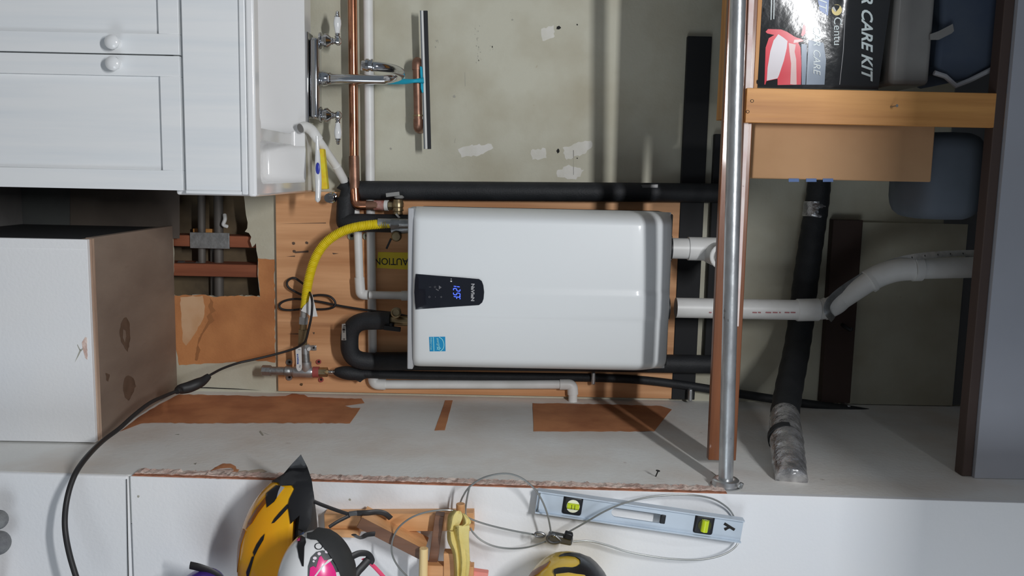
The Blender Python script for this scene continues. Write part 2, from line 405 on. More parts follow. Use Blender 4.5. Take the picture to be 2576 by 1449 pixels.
# torn brown paper and cream patches around the opening
MB().decal(rag([(432, 744), (505, 741), (545, 747), (600, 743), (655, 747), (650, 690), (648, 650), (690, 652), (693, 912), (640, 906), (560, 914), (450, 918), (436, 830)], 1.6, 9), on_back, .0008, 40).build('torn_brown_paper', M['brown_paper'], wall_back)
MB().decal(rag([(528, 748), (537, 760), (535, 772), (543, 782), (531, 790), (540, 806), (525, 818), (512, 838), (498, 868), (504, 880), (496, 908), (490, 906), (494, 880), (500, 850), (516, 822), (524, 806), (520, 796), (530, 786), (524, 770), (529, 760)], .8, 5), on_back, .0014, 14).build('tear_line', mat('tear_brown', D(138, 92, 56), .85), wall_back)
MB().decal(rag([(453, 748), (510, 744), (515, 770), (512, 800), (490, 840), (468, 870), (460, 860)], 1.5, 8), on_back, .0011, 30).build('pale_paper', mat('pale_paper', D(182, 150, 118), .85, 0, D(170, 128, 90), 9), wall_back)
o = MB().decal([(176, 440), (452, 440), (452, 600), (176, 600)], on_back, .0009).build('dark_lower_patch', mat('dark_brown_tone', (.13, .105, .085), .85, 0, (.09, .075, .065), 6), wall_back)  # darker brown and grey patches low on the back wall
o = MB().decal([(40, 440), (176.5, 440), (176.5, 600), (40, 600)], on_back, .0009).build('dark_lower_patch', mat('dark_grey_tone', (.10, .105, .10), .85, 0, (.07, .07, .07), 6), wall_back)
# repairs, holes and scuffs on the upper sheet
for poly in ([(1152, 375), (1180, 366), (1236, 362), (1240, 372), (1205, 392), (1160, 396)], [(1335, 378), (1372, 373), (1374, 398), (1340, 402)], [(1416, 372), (1448, 360), (1486, 355), (1490, 368), (1470, 388), (1424, 402)], [(1400, 430), (1430, 415), (1470, 428), (1450, 452), (1402, 446)], [(1362, 72), (1392, 64), (1396, 92), (1364, 104)]):
    MB().decal(rag(poly, 2.5, 6), on_back, .0005, 14).build('spackle_patch', M['spackle'], wall_back)
for x, y, rx, ry in ((1405, 70, 6, 5), (1404, 380, 4, 5), (1452, 62, 2, 2), (1452, 398, 1.6, 1.6), (1289, 50, 2.5, 2.5), (1142, 243, 4, 4), (983, 374, 3, 2.5)):
    MB().decal(blob(x, y, rx, ry, 10, .3), on_back, .0007).build('nail_hole', M['scuff'] if rx in (4, 2.5, 3) and y != 380 else M['dark'], wall_back)
for x, y0, y1, n in ((1202, 60, 155, 26), (1238, 108, 128, 6), (1097, 92, 122, 5)):
    s = MB()
    for k in range(n):
        yy = random.uniform(y0, y1); xx = x + random.gauss(0, 5 if n > 10 else 3); L = random.uniform(2, 7)
        q = [(xx, yy), (xx + random.uniform(-1, 3), yy + L * .5), (xx + 1.2, yy + L), (xx - .8, yy + L * .6)]
        s.decal(q, on_back, .0005)
    o = s.build('pencil_scuffs', M['scuff'], wall_back); o['kind'] = 'stuff'
for q in ([(1169, 182), (1170, 182), (1171, 217), (1169.6, 217)], [(1145, 348), (1146, 348), (1144, 360), (1143, 360)], [(1442, 378), (1443, 378), (1443, 440), (1442.3, 440)]):
    MB().decal(q, on_back, .0005).build('scratch', M['scuff'], wall_back)
MB().decal([(940, 2), (941.5, 2), (944, 460), (942.4, 460)], on_back, .0005).build('sheet_joint', M['scuff'], wall_back)

# right return wall
def fwbox(mb, x0, x1, y0, y1, z0, z1, yb=None):
    P = [(x, FW(z) + y if (y is y0 or yb is None) else yb, z) for z in (z0, z1) for y in (y0, y1) for x in (x0, x1)]
    V = [mb.bm.verts.new(p) for p in P]
    for f in ((0, 2, 3, 1), (4, 5, 7, 6), (0, 1, 5, 4), (2, 6, 7, 3), (0, 4, 6, 2), (1, 3, 7, 5)): mb.bm.faces.new([V[i] for i in f])
    return mb
rw = fwbox(MB(), .71, .828, .015, 9, 0, 3.0, 2.765).build('wall_right', M['side_wall']); struct(rw)
MB().decal(rag([(300, 1086), (345, 1052), (400, 1018), (450, 992), (560, 994), (700, 998)], 1, 12, False)[:-1] + rag([(718, 996), (735, 990), (765, 993), (775, 999), (835, 1001), (917, 1003)], .7, 8, False) +
    [(917, 1014), (868, 1021), (884, 1026), (907, 1026), (896, 1043)] + rag([(880, 1065), (760, 1064), (600, 1064), (480, 1065), (400, 1063), (345, 1066)], 1.1, 9, False), on_right, .001, 45).build('torn_brown_paper', M['side_paper'], rw)
MB().decal(rag([(1120, 1007), (1139, 1007), (1119, 1082), (1093, 1083)], .6, 12), on_right, .001, 30).build('torn_brown_paper', M['side_paper'], rw)
MB().decal(rag([(1340, 1014), (1480, 1016), (1662, 1021), (1690, 1030), (1646, 1085), (1500, 1085), (1342, 1085)], 1, 12), on_right, .001, 40).build('torn_brown_paper', M['side_paper'], rw)
MB().decal(rag([(528, 1185), (540, 1176), (560, 1166), (580, 1166), (593, 1173), (595, 1180), (602, 1181), (594, 1192), (585, 1194), (574, 1192), (586, 1183), (584, 1177), (560, 1178)], .7, 5), on_right, .0011, 14).build('torn_brown_paper', M['side_paper'], rw)
MB().decal(rag([(506, 1192), (530, 1185), (556, 1178), (566, 1180), (586, 1179), (588, 1184), (575, 1192), (568, 1200), (556, 1205), (512, 1203)], .8, 5), on_right, .0022, 14).build('gypsum_chip', M['gypsum'], rw)
for q in ([(655, 1083), (664, 1095), (660, 1096), (652, 1086)], [(660, 1088), (676, 1093), (668, 1090)], [(487, 1166), (495, 1164), (492, 1169)], [(440, 1093), (452, 1092), (450, 1094)], [(1790, 1186), (1843, 1230), (1842, 1231), (1789, 1187)]):
    MB().decal(q, on_right, .0006).build('scratch', M['scuff'], rw)
MB().decal(rag([(590, 1186), (660, 1180), (672, 1186), (620, 1193)], 1.5, 8), on_right, .0006, 16).build('grubby_smear', mat('grubby', D(170, 156, 140), .8), rw)
# black pencil arcs and bottom corner strip
MB().decal([(455, 976), (520, 974), (600, 978), (656, 982), (600, 980), (520, 977)], on_back, .0009).build('sheet_crack', M['dark'], wall_back)

# front wall (right of the recess), two drywall panels; the upper one ends in a raw edge
wf = fwbox(MB(), .83, 2.6, .016, .14, 0, 3.0).build('wall_front', M['white_wall']); struct(wf)
fwbox(MB(), .7095, 2.6, .004, .016, 0, .652).build('drywall_panel', M['white_wall'], wf, .012, 4)
fwbox(MB(), .708, 2.6, .0, .016, .659, 3.0).build('drywall_panel', M['white_wall'], wf, .0015)
def edge_strip(y0, y1, x, amp, step, z0, z1, name, m):
    mb = MB(); n = int((z1 - z0) / step); rows = []
    for i in range(n + 1):
        z = z0 + (z1 - z0) * i / n; f = FW(z); k = amp if 0 < i < n else 0
        rows.append([mb.bm.verts.new(p) for p in ((.712, f + y0, z), (x + random.uniform(-k, k), f + y0 + random.uniform(0, k * .4), z), (x + random.uniform(-k, k) * 1.2, f + (y0 + y1) / 2, z), (x + random.uniform(-k, k), f + y1 + random.uniform(-k, k) * 1.2, z), (.712, f + y1 + .002, z))])
    for A, B in zip(rows, rows[1:]):
        for q in range(4): mb.bm.faces.new((A[q], A[q + 1], B[q + 1], B[q]))
    return mb.build(name, m, wf, sharp=25)
edge_strip(.0125, .044, .7055, .0022, .006, .664, 2.03, 'gypsum_edge', M['gypsum'])
edge_strip(.001, .0130, .7062, .0010, .008, .664, 2.03, 'paper_edge', M['edge_brown'])
MB().decal([(317.5, 1205), (319.5, 1205), (324, 1460), (321.6, 1460)], lambda x, y, o: on_front(x, y, o + .0005), .0006).build('panel_joint', M['dark'], wf)
for x, y in ((348, 1249), (880, 1257)):
    MB().decal(blob(x, y, 3.4, 3, 9, .25), lambda x, y, o: on_front(x, y, o), .0008).build('nail_pop', M['scuff'], wf)
# dark upper recess: header lumber, sheet panel, upper front wall
tr = MB().box((-2.2, 2.062, 2.645), (.709, 2.10, 2.669)).build('trim_1', mat('dark_lumber', (.085, .055, .045), .7), bevel=.002); struct(tr)
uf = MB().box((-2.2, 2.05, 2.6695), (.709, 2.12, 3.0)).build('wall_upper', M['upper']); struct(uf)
a = at(2138, 558, 2.744); b = at(2372, 1090, 2.744)
MB().box((a[0], 2.738, a[2]), (.708, 2.7495, b[2] + .02)).build('upper_panel', M['wall'], wall_back, .001)
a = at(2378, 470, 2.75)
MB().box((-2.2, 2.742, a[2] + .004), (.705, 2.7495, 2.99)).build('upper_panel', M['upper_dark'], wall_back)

# ================================================================ PLYWOOD BACKBOARD, BLACK SHADOW STRIPS, STEP BOX
a = at(693, 505, 2.731); b = at(1690, 990, 2.731)
pb = MB().box((at(700, 480, 2.731)[0], 2.731, a[2]), (.700, 2.7495, b[2])).build('plywood_backboard', M['ply'], bevel=.001)
tag(pb, 'orange-brown plywood sheet screwed to the wall behind the water heater', 'board')
for x, y in ((738, 612), (772, 611), (758, 967), (740, 632)):
    MB().decal(blob(x, y, 4.2, 3.6, 10, .2), on_ply, .0012).build('screw_head', M['brass'] if y > 900 else M['stain'], pb)
for q in ([(738, 633), (776, 630), (776, 635), (742, 637)], [(836, 636), (852, 638), (838, 640)], [(720, 645), (742, 643), (742, 646)], [(722, 840), (770, 838), (770, 842)], [(705, 563), (820, 560), (820, 562)], [(786, 836), (792, 836), (790, 842)]):
    MB().decal(q, on_ply, .0006).build('knot', M['stain'], pb)
z0 = at(1702, 700, 2.735)[2]; z1 = at(1761, 700, 2.735)[2]
o = MB().box((at(1700, 90, 2.73)[0], 2.728, z0), (.702, 2.7495, z1)).build('black_shadow_strip', M['flatblack'], bevel=.002)  # thin slab coloured black to stand for pipe shadow on the wall
tag(o, 'black strip standing for shadow on the back wall just above the water heater', 'board')
z2 = at(1779, 700, 2.735)[2]
o = MB().box((at(1700, 335, 2.73)[0], 2.722, z2), (at(1790, 905, 2.73)[0], 2.7495, z2 + .10)).build('black_shadow_strip', M['flatblack'], bevel=.002)  # second slab, wall shadow put in as black colour
tag(o, 'black strip standing for shadow behind the chrome rod, above the other black strip', 'board')
a = at(2092, 552, 2.73); b = at(2132, 1040, 2.73)
o = MB().box((a[0], 2.715, a[2]), (.70, 2.7495, b[2])).build('brown_ledger_board', mat('dark_brown_board', (.055, .032, .026), .7), bevel=.002)
tag(o, 'dark brown ledger board high on the back wall under the grey panel', 'board')

bx = thing('wall_step', 'low boxed step with white front and worn grey plywood top', 'step', (.43, 2.47, 0))
MB().box((.182, 2.185, 0), (.705, 2.199, .470)).build('front_panel', M['white_wall'], bx, .001)
MB().box((.182, 2.183, 0), (.205, 2.1855, .470)).build('corner_strip', M['white_wall'], bx, .001)
MB().box((.184, 2.1995, 0), (.1985, 2.745, .462)).build('side_panel', M['flatblack'], bx)
MB().box((.182, 2.2002, .448), (.706, 2.2125, .4725)).build('edge_layer', M['cutedge'], bx, .0008)
MB().box((.182, 2.2135, .448), (.706, 2.2225, .4705)).build('edge_layer', M['cutedge'], bx, .0008)
tp = MB().box((.180, 2.223, .448), (.7075, 2.7485, .469)).build('top_board', M['boxtop'], bx, .001)
def on_top(px, py, o=0):
    d = ray(px, py); t = (.469 + o - CAMZ) / d[2]; return Vector((d[0] * t, d[1] * t, .469 + o))
MB().decal(rag([(304, 815), (312, 800), (318, 798), (326, 812), (328, 850), (322, 885), (314, 876), (304, 858), (301, 836)], .8, 6), on_top, .0005, 12).build('ring_stain', M['stain'], tp)
MB().decal(rag([(310, 828), (316, 832), (318, 846), (314, 862), (309, 850)], .5, 5), on_top, .0009, 9).build('ring_centre', M['boxtop'], tp)
MB().decal(rag([(313, 952), (322, 944), (336, 952), (342, 972), (334, 990), (324, 1008), (314, 1000), (310, 975)], 1.2, 6), on_top, .0005, 12).build('blot_stain', M['stain'], tp)
MB().decal(rag([(266, 938), (276, 942), (273, 960), (268, 958)], .8, 4), on_top, .0005).build('blot_stain', M['stain'], tp)
MB().decal(rag([(206, 862), (214, 848), (219, 850), (220, 905), (214, 900), (209, 880)], .8, 5), lambda x, y, o: at(x, y, 2.185 - o), .001, 10).build('chipped_edge', M['gypsum'], bx)
for q in ([(188, 912), (199, 884), (202, 878), (204, 883), (198, 895)], [(200, 882), (194, 868), (195, 866), (202, 880)], [(202, 880), (213, 872), (214, 874), (204, 884)]):
    MB().decal(q, lambda x, y, o: at(x, y, 2.185 - o), .0006).build('crack', M['scuff'], bx)

# ================================================================ SINK CABINET AND SINK
XR, ZT = .052, .885
cb = thing('sink_cabinet', 'white shaker sink cabinet with two doors and round knobs', 'cabinet', (-.45, 2.4, 0))
m = MB(); m.box((-.95, 2.128, .09), (XR - .004, 2.70, .70)); m.box((-.95, 2.17, 0), (XR - .02, 2.69, .09))
m.build('carcass', M['cab'], cb, .001)
for x0, x1, kx in ((-.5755, -.2625, -.285), (-.2595, XR + .001, -.237)):
    z0, z1, st = .10, .744, .047
    m = MB()
    m.box((x0, 2.10, z0), (x0 + st, 2.12, z1)); m.box((x1 - st, 2.10, z0), (x1, 2.12, z1))
    m.box((x0 + st, 2.1002, z0), (x1 - st, 2.12, z0 + st)); m.box((x0 + st, 2.1002, z1 - st), (x1 - st, 2.12, z1))
    m.box((x0 + st, 2.110, z0 + st), (x1 - st, 2.1195, z1 - st))
    dr = m.build('door', M['cab'], cb, .0012)
    kz = at(284, 105, 2.08)[2]
    MB().lathe((kx, 2.1, kz), (0, -1, 0), [(0, .0105), (.002, .0105), (.006, .0065), (.013, .007), (.017, .0125), (.022, .0165), (.028, .0165), (.032, .012), (.034, .004)], 20).build('knob', M['porcelain'], dr)
m = MB(); m.box((-.95, 2.098, .7525), (XR + .006, 2.12, .886)); m.build('rail_panel', M['cab'], cb, .0015)
m = MB(); m.box((-.95, 2.092, .886), (XR + .008, 2.12, .9015)); m.build('rail_edge', M['cab'], cb, .003)
m = MB(); m.box((XR - .0005, 2.094, .7525), (XR + .008, 2.0995, .886)); m.build('rail_edge', M['cab'], cb, .002)

sk = MB().box((-.95, 2.1205, .72), (.064, 2.685, .9225)).build('farmhouse_sink', M['ceramic'])
boolean(sk, [MB().box((-.95, 2.088, .902), (.064, 2.20, .9225)).build('cut', None)], 'UNION')
b = sk.modifiers.new('bv', 'BEVEL'); b.width = .006; b.segments = 3
def cutter(a, c, r):
    o = MB().box(a, c).build('cut', None); q = o.modifiers.new('bv', 'BEVEL'); q.width = r; q.segments = 4; return o
sk = boolean(sk, [cutter((-.9, 2.125, .745), (-.105, 2.600, 1.0), .03), cutter((-.075, 2.125, .80), (.034, 2.600, 1.0), .022), cutter((-.2, 2.135, .885), (.0, 2.590, 1.0), .012)])
for p in sk.data.polygons: p.use_smooth = True
bmx = bmesh.new(); bmx.from_mesh(sk.data)
for e in bmx.edges:
    if len(e.link_faces) == 2 and e.calc_face_angle(0) > .75: e.smooth = False
bmx.to_mesh(sk.data); bmx.free(); sk.data.materials.clear(); sk.data.materials.append(M['ceramic'])
tag(sk, 'white ceramic double bowl farmhouse sink set into the cabinet', 'sink')

# faucet: two porcelain levers and a gooseneck
fc = thing('bridge_faucet', 'chrome faucet with white porcelain lever handles and gooseneck spout', 'faucet', tuple(at(800, 197, 2.645)))
YF = 2.645
c0 = at(786, 84, YF); c1 = at(788, 312, YF)
m = MB(); zb = .9225
m.prism([Vector((c0[0] + (.02 if i in (0, 3) else 0) * (1 if i < 2 else 1), 0, 0)) for i in range(0)] or [(c0[0], YF - .036, zb), (c1[0], YF - .036, zb), (c1[0], YF + .030, zb), (c0[0], YF + .030, zb)], (0, 0, .008))
m.build('base_plate', M['chrome'], fc, .003)
m = MB(); m.box((c0[0] + .014, YF - .030, zb + .008), (c1[0] - .014, YF + .022, zb + .036)); m.build('bridge_body', M['chrome'], fc, .011, 4)
for yy, sgn, e in ((103, -1, (25, 72)), (290, 1, (366, 318))):
    xx = at(830, yy, YF)[0]
    vb = MB().lathe((xx, YF, zb + .034), (0, 0, 1), [(0, .024), (.005, .025), (.008, .017), (.012, .017), (.014, .021), (.022, .022), (.028, .016), (.034, .010), (.038, .011), (.040, .008), (.046, .009), (.051, .0135), (.058, .013), (.063, .006)], 20).build('valve_body', M['chrome'], fc)
    zz = zb + .086
    dxx = .135 * .0
    MB().lathe((xx + sgn * .009, YF, zz), (sgn, 0, 0), [(0, .006), (.004, .0085), (.007, .005), (.010, .0075), (.013, .0075)], 14).build('lever_neck', M['chrome'], vb)
    MB().lathe((xx + sgn * .022, YF, zz), (sgn, 0, -.0), [(0, .0065), (.01, .0085), (.026, .0115), (.036, .011), (.046, .0085)], 16).build('porcelain_lever', M['porcelain'], vb)
    MB().lathe((xx + sgn * .068, YF, zz), (sgn, 0, 0), [(0, .0085), (.003, .009), (.005, .005), (.009, .0065), (.012, .004), (.015, .0055), (.018, .002)], 14).build('finial', M['chrome'], vb)
xs = at(830, 198, YF)[0]
MB().lathe((xs, YF, zb + .030), (0, 0, 1), [(0, .026), (.004, .026), (.008, .020), (.012, .023), (.022, .021), (.030, .017), (.034, .0185), (.037, .016)], 20).build('spout_base', M['chrome'], fc)
P = [(xs, YF, zb + .06)]
ztop = at(1012, 195, YF - .06)[2]
g = []
for k in range(0, 13):
    a = math.pi * k / 12; R = .105
    g.append((xs - .014 * math.sin(a / 2), YF - R + R * math.cos(a), ztop - R * .66 + R * .66 * math.sin(a)))
P += [(xs, YF, zb + .12)] + g
tipz = at(925, 180, YF - .21)[2]
P += [(xs - .015, YF - .212, g[-1][2] - .02), (xs - .016, YF - .214, tipz)]
Pp = cr(P, 4); n = len(Pp)
MB().tube(Pp, [.0155 - .003 * min(1, i / (n * .3)) if i < n * .3 else .0125 + .0015 * i / n for i in range(n)], 16).build('spout', M['chrome'], fc)
MB().lathe((xs - .016, YF - .214, tipz + .016), (0, 0, -1), [(0, .0142), (.001, .0175), (.005, .0175), (.006, .0150), (.012, .0150), (.013, .0175), (.020, .0172), (.021, .012)], 16).build('aerator', M['chrome'], fc)

# brush, sponge, chrome plug by the sink corner
br = thing('dish_brush', 'white brush handle with blue oval on the sink corner', 'brush', tuple(at(798, 430, 2.52)))
bp = cr([at(798, 342, 2.52), at(799, 385, 2.52), at(800, 430, 2.515), at(801, 470, 2.51), at(799, 509, 2.505)], 8)
n = len(bp); MB().tube(bp, [.0042 + .0052 * math.sin(min(1, i / (n - 1) * 1.15) * 2.2) ** 1.5 if i < n - 2 else (.0055 if i == n - 2 else .002) for i in range(n)], 14).build('handle', M['porcelain'], br)
MB().ball(at(799.5, 424, 2.5055), (.017, .0026, .0062), 16, 8, 1).build('blue_inlay', M['blue'], br)
o = MB().bar(at(808, 375, 2.60), at(818, 476, 2.60), .020, .03).build('sponge', M['sponge'], bevel=.003); tag(o, 'yellow sponge behind the white brush on the sink ledge', 'sponge')
o = thing('wall_spigot_stub', 'small chrome stub with square end beside the sink corner', 'fitting', tuple(at(836, 497, 2.68)))
MB().lathe(at(836, 497, 2.73), (0, -1, 0), [(0, .017), (.008, .017), (.010, .012), (.045, .012), (.047, .014), (.055, .014)], 20).build('collar', M['chrome'], o)
q = at(836, 497, 2.67); MB().box((q[0] - .0075, 2.655, q[2] - .0075), (q[0] + .0075, 2.676, q[2] + .0075)).build('square_plug', M['chrome'], o, .001)

# ================================================================ WATER HEATER
wh = thing('water_heater', 'white wall-hung tankless water heater with black control panel', 'water heater', (.319, 2.6, 1.25))
HX, HW, HZ0, HZ1 = .3185, .2255, 1.263, 1.978
def sst(e): e = max(0, min(1, e)); return e * e * (3 - 2 * e)
def hy(x, z):
    s = (x - HX) / HW; y = 2.362 + .010 * s * s
    e = max(0, (abs(s) - .84) / .16); y += .085 * (1 - math.sqrt(max(0, 1 - min(1, e) ** 2)))
    y -= .0030 * (sst((s + .05) / .05) - sst((s - .27) / .06)) * min(1, max(0, (z - 1.30) / .05))
    if z > 1.880: e = (z - 1.880) / .085; y += .040 * min(1, e) ** 1.5
    if z > 1.958: e = (z - 1.958) / .02; y += .035 * (1 - math.sqrt(max(0, 1 - min(1, e) ** 2)))
    if z < 1.285: e = (1.285 - z) / .022; y += .020 * (1 - math.sqrt(max(0, 1 - min(1, e) ** 2)))
    return min(y, 2.462)
m = MB(); NX, NZ = 72, 60
ss = [math.sin(math.pi / 2 * (-1 + 2 * i / NX)) if 0 else (-1 + 2 * i / NX) for i in range(NX + 1)]
ss = [(-1 + .16 * math.sin(math.pi / 2 * i / 12)) if 0 else s for i, s in enumerate(ss)]
xs_ = [HX + HW * max(-1, min(1, s)) for s in ss]
zs_ = [HZ0 + .022 * (1 - math.cos(math.pi / 2 * i / 6)) for i in range(6)] + [1.285 + (1.880 - 1.285) * i / 24 for i in range(24)] + [1.880 + .078 * i / 10 for i in range(10)] + [1.958 + .02 * math.sin(math.pi / 2 * i / 8) for i in range(9)]
ins = lambda x, z: HX + (x - HX) * (1 - .012 * max(0, (z - 1.88) / .1) ** 2)
G = [[m.bm.verts.new((ins(x, z), hy(x, z), z)) for x in xs_] for z in zs_]
for A, B in zip(G, G[1:]):
    for q in range(NX): m.bm.faces.new((A[q], A[q + 1], B[q + 1], B[q]))
rim = G[0] + [r[-1] for r in G[1:]] + G[-1][-2::-1] + [r[0] for r in G[-2:0:-1]]
bk = [m.bm.verts.new((v.co[0], 2.47, v.co[2])) for v in rim]; k = len(rim)
for i in range(k): m.bm.faces.new((rim[i], rim[(i + 1) % k], bk[(i + 1) % k], bk[i]))
fcov = m.build('front_cover', M['heater'], wh, sharp=60)
m = MB(); m.box((.100, 2.465, 1.258), (.537, 2.70, 1.985)); m.build('case', M['heater_dark'], wh, .004)
m = MB(); m.box((.0945, 2.388, 1.2475), (.5425, 2.50, 1.2635)); m.build('bottom_lip', mat('lip_shade_grey', (.50, .51, .53), .45), wh, .003)  # lip's grey holds the shade under the white cover
m = MB(); m.box((.14, 2.70, 1.90), (.50, 2.732, 1.96)); m.build('wall_bracket', M['zinc'], wh)
m = MB(); m.box((.14, 2.70, 1.27), (.50, 2.732, 1.31)); m.build('wall_bracket', M['zinc'], wh)
def on_h(px, py, o=0):
    Y = 2.37
    for _ in range(5): p = at(px, py, Y); Y = hy(p[0], p[2])
    return at(px, py, Y - o)
pan = [(1046, 689), (1100, 693.5), (1160, 698), (1205, 702), (1212, 707), (1216, 718), (1218, 735), (1216.5, 752), (1213, 761), (1205, 767.5), (1150, 771), (1100, 774.5), (1046, 778.5), (1043.5, 760), (1042, 735), (1043.5, 705)]
cp = MB().decal(pan, on_h, .004, 22, -.001).build('control_panel', M['panel'], wh, sharp=25)
def ht(name, body, px, py, size, m_, sx=1, bold=0, sp=1, al='CENTER', par=cp, shear=0, o=.0045):
    return text(name, body, m_, par, on_h(px, py, o), size, sx=sx, align=al, space=sp, bold=bold, shear=shear)
ht('logo', 'NaVIeN', 1185.5, 735.5, .0122, M['greytext'], 1.20, .0005)
SEG = {'1': 'bc', '2': 'abged', '5': 'afgcd', 'F': 'aefg'}
def seven(mb, ch, px, py, wz, hz):              # one digit, standing upright on the panel
    c = on_h(px, py, .0046); t = hz * .085; sh = lambda z: z * .12
    a_, b_, c_, d_ = -wz / 2, wz / 2, -hz / 2, hz / 2
    L = {'a': ((a_, d_), (b_, d_)), 'g': ((a_, 0), (b_, 0)), 'd': ((a_, c_), (b_, c_)), 'f': ((a_, 0), (a_, d_)), 'b': ((b_, 0), (b_, d_)), 'e': ((a_, c_), (a_, 0)), 'c': ((b_, c_), (b_, 0))}
    for s in SEG[ch]:
        (x0, z0), (x1, z1) = L[s]
        dx, dz = (x1 - x0), (z1 - z0); q = .1
        p = Vector((c[0] + x0 + dx * q + sh(z0 + dz * q), c[1], c[2] + z0 + dz * q)); r = Vector((c[0] + x1 - dx * q + sh(z1 - dz * q), c[1], c[2] + z1 - dz * q))
        mb.bar(p, r, t * 1.15, .0006)
m = MB()
for ch, yy in (('1', 718.3), ('2', 729), ('5', 739.5), ('F', 749.5)): seven(m, ch, 1149, yy, .0058, .0178)
c = on_h(1157, 745.2, .0046); m.lathe(c, (0, -1, 0), [(0, .0018), (.0005, .0018)], 10)
m.build('display_digits', M['led'], cp)
ht('touch_key', '+', 1106, 747, .012, M['dimtext']); ht('touch_key', '-', 1093, 747, .012, M['dimtext']); ht('touch_key', 'o', 1078, 747, .011, M['dimtext'])
ht('touch_key', 'I', 1079, 722, .009, M['dimtext']); ht('touch_key', 'o', 1092, 722, .011, M['dimtext'])
m = MB(); m.decal([(1104, 718), (1111, 723), (1104, 728)], on_h, .0046); m.decal([(1097, 726), (1104, 730), (1103, 732), (1096, 728)], on_h, .0046); m.build('touch_key', M['dimtext'], cp)
m = MB(); m.decal(blob(1135, 707.5, 2.4, 1.8, 9, .1), on_h, .0046); m.decal(blob(1135, 702, 1.4, 1.0, 8, .1), on_h, .0046); m.build('indicator_light', M['paperwhite'], cp)
st = MB().decal([(1079.5, 847.5), (1120, 847), (1121, 883.5), (1081, 884)], on_h, .0012, 12).build('rating_sticker', M['cyan'], wh)
m = MB(); o2 = .0016
m.decal([(1089.6, 848), (1091.2, 848), (1092.4, 883.6), (1090.8, 883.6)], on_h, o2)
arc = [(q[0], q[1]) for q in cr([(1104.5, 848, 0), (1112, 853.5, 0), (1116, 862, 0), (1116.6, 870, 0), (1114, 878, 0), (1107.5, 883.6, 0)], 4)]
for p, q in zip(arc, arc[1:]):
    n_ = Vector((q[1] - p[1], p[0] - q[0])).normalized() * .75
    m.decal([(p[0] + n_[0], p[1] + n_[1]), (q[0] + n_[0], q[1] + n_[1]), (q[0] - n_[0], q[1] - n_[1]), (p[0] - n_[0], p[1] - n_[1])], on_h, o2)
star = [(1103.5 + (6.4 if i % 2 == 0 else 2.7) * math.cos(a), 876 + (6.4 if i % 2 == 0 else 2.7) * math.sin(a)) for i, a in enumerate([.0 + math.pi * i / 5 for i in range(10)])]
m.decal(star, on_h, o2)
m.build('sticker_emblem', M['lightcyan'], st)
m = MB(); m.decal([(1101.5 + (3.2 if i % 2 == 0 else 1.3) * math.cos(a) + 2, 876 + (3.2 if i % 2 == 0 else 1.3) * math.sin(a)) for i, a in enumerate([math.pi * i / 5 for i in range(10)])], on_h, .0019); m.build('sticker_emblem', M['cyan'], st)
text('sticker_script', 'energy', M['lightcyan'], st, on_h(1098, 850, o2), .0105, shear=.35, sx=.82, right=(1, 0, .16), up=(-.16, 0, 1))
text('sticker_print', 'ENERGY STAR', M['lightcyan'], st, on_h(1082.5, 849, o2), .0062, sx=.88)
# vent collars on top
for (px, py, r) in ((1702, 625, .038), (1700, 775, .036)):
    q = at(px, py, 2.56); MB().lathe((q[0], 2.56, 1.984), (0, 0, 1), [(0, r + .008), (.006, r + .008), (.008, r + .002), (.016, r + .002)], 22).build('vent_collar', M['black'], wh)
    for dx in (-.045, .040): MB().lathe((q[0] + dx * .75, 2.535, 1.984), (0, 0, 1), [(0, .006), (.008, .006), (.009, .003), (.014, .003)], 8).build('collar_screw', M['chrome'], wh)
# bottom connections
g_ = at(1000, 562, 2.60)
MB().tube([(g_[0], 2.60, 1.135), (g_[0], 2.60, 1.262)], .014, 14).build('gas_nipple', M['zinc'], wh)

# ---- vents
iv = thing('intake_pipe', 'short white plastic air intake with round grille behind the rod', 'pipe', tuple(at(1705, 625, 2.56)))
q = at(1705, 625, 2.56)[0]
MB().tube([(q, 2.56, 1.99), (q, 2.56, 2.062)], .0305, 24).build('pipe', M['pvc'], iv)
zc = at(1800, 640, 2.54)[2]
m = MB(); m.lathe((q, 2.56, 2.050), (0, 0, 1), [(0, .033), (.001, .0345), (zc - 2.050 + .02, .0345), (zc - 2.050 + .035, .02)], 24)
m.tube([(q + .012, 2.58, zc), (q + .012, 2.46, zc)], .0345, 24); m.build('tee', M['pvc'], iv)
m = MB(); m.lathe((q + .012, 2.466, zc), (0, -1, 0), [(0, .0365), (.012, .0365), (.014, .034), (.014, .026), (.009, .026)], 24, caps=False); m.build('grille_rim', M['pvc'], iv)
m = MB(); m.lathe((q + .012, 2.462, zc), (0, -1, 0), [(0, .028), (.002, .028)], 20); m.build('grille', mat('grille_grey', (.45, .44, .42), .6), iv)
ev = thing('exhaust_pipe', 'long white plastic exhaust vent pipe bending away above the rod', 'pipe', tuple(at(1700, 775, 2.56)))
def vr(px, py, Y, r): return (px, py, Y)
MB().tube([at(1700, 774, 2.56), at(2012, 780, 2.56)], .0300, 24).build('pipe', M['pvc'], ev)
MB().tube([at(2003, 780, 2.56), at(2006, 780, 2.56), at(2058, 779, 2.56), at(2060, 779, 2.56)], [.031, .0335, .0335, .031], 24).build('coupling', M['pvc'], ev)
MB().tube(path([(2056, 779, 2.56), (2080, 776, 2.56), (2102, 766, 2.56), (2118, 752, 2.56)]), .0305, 24).build('elbow', M['pvc'], ev)
MB().tube([at(2074, 777.5, 2.56), at(2079, 776.5, 2.56), at(2081, 776, 2.56)], [.0325, .0335, .032], 24).build('elbow_rim', M['pvc'], ev)
MB().tube([at(2112, 757, 2.56), at(2205, 696, 2.54)], .0295, 24).build('pipe', M['pvc'], ev)
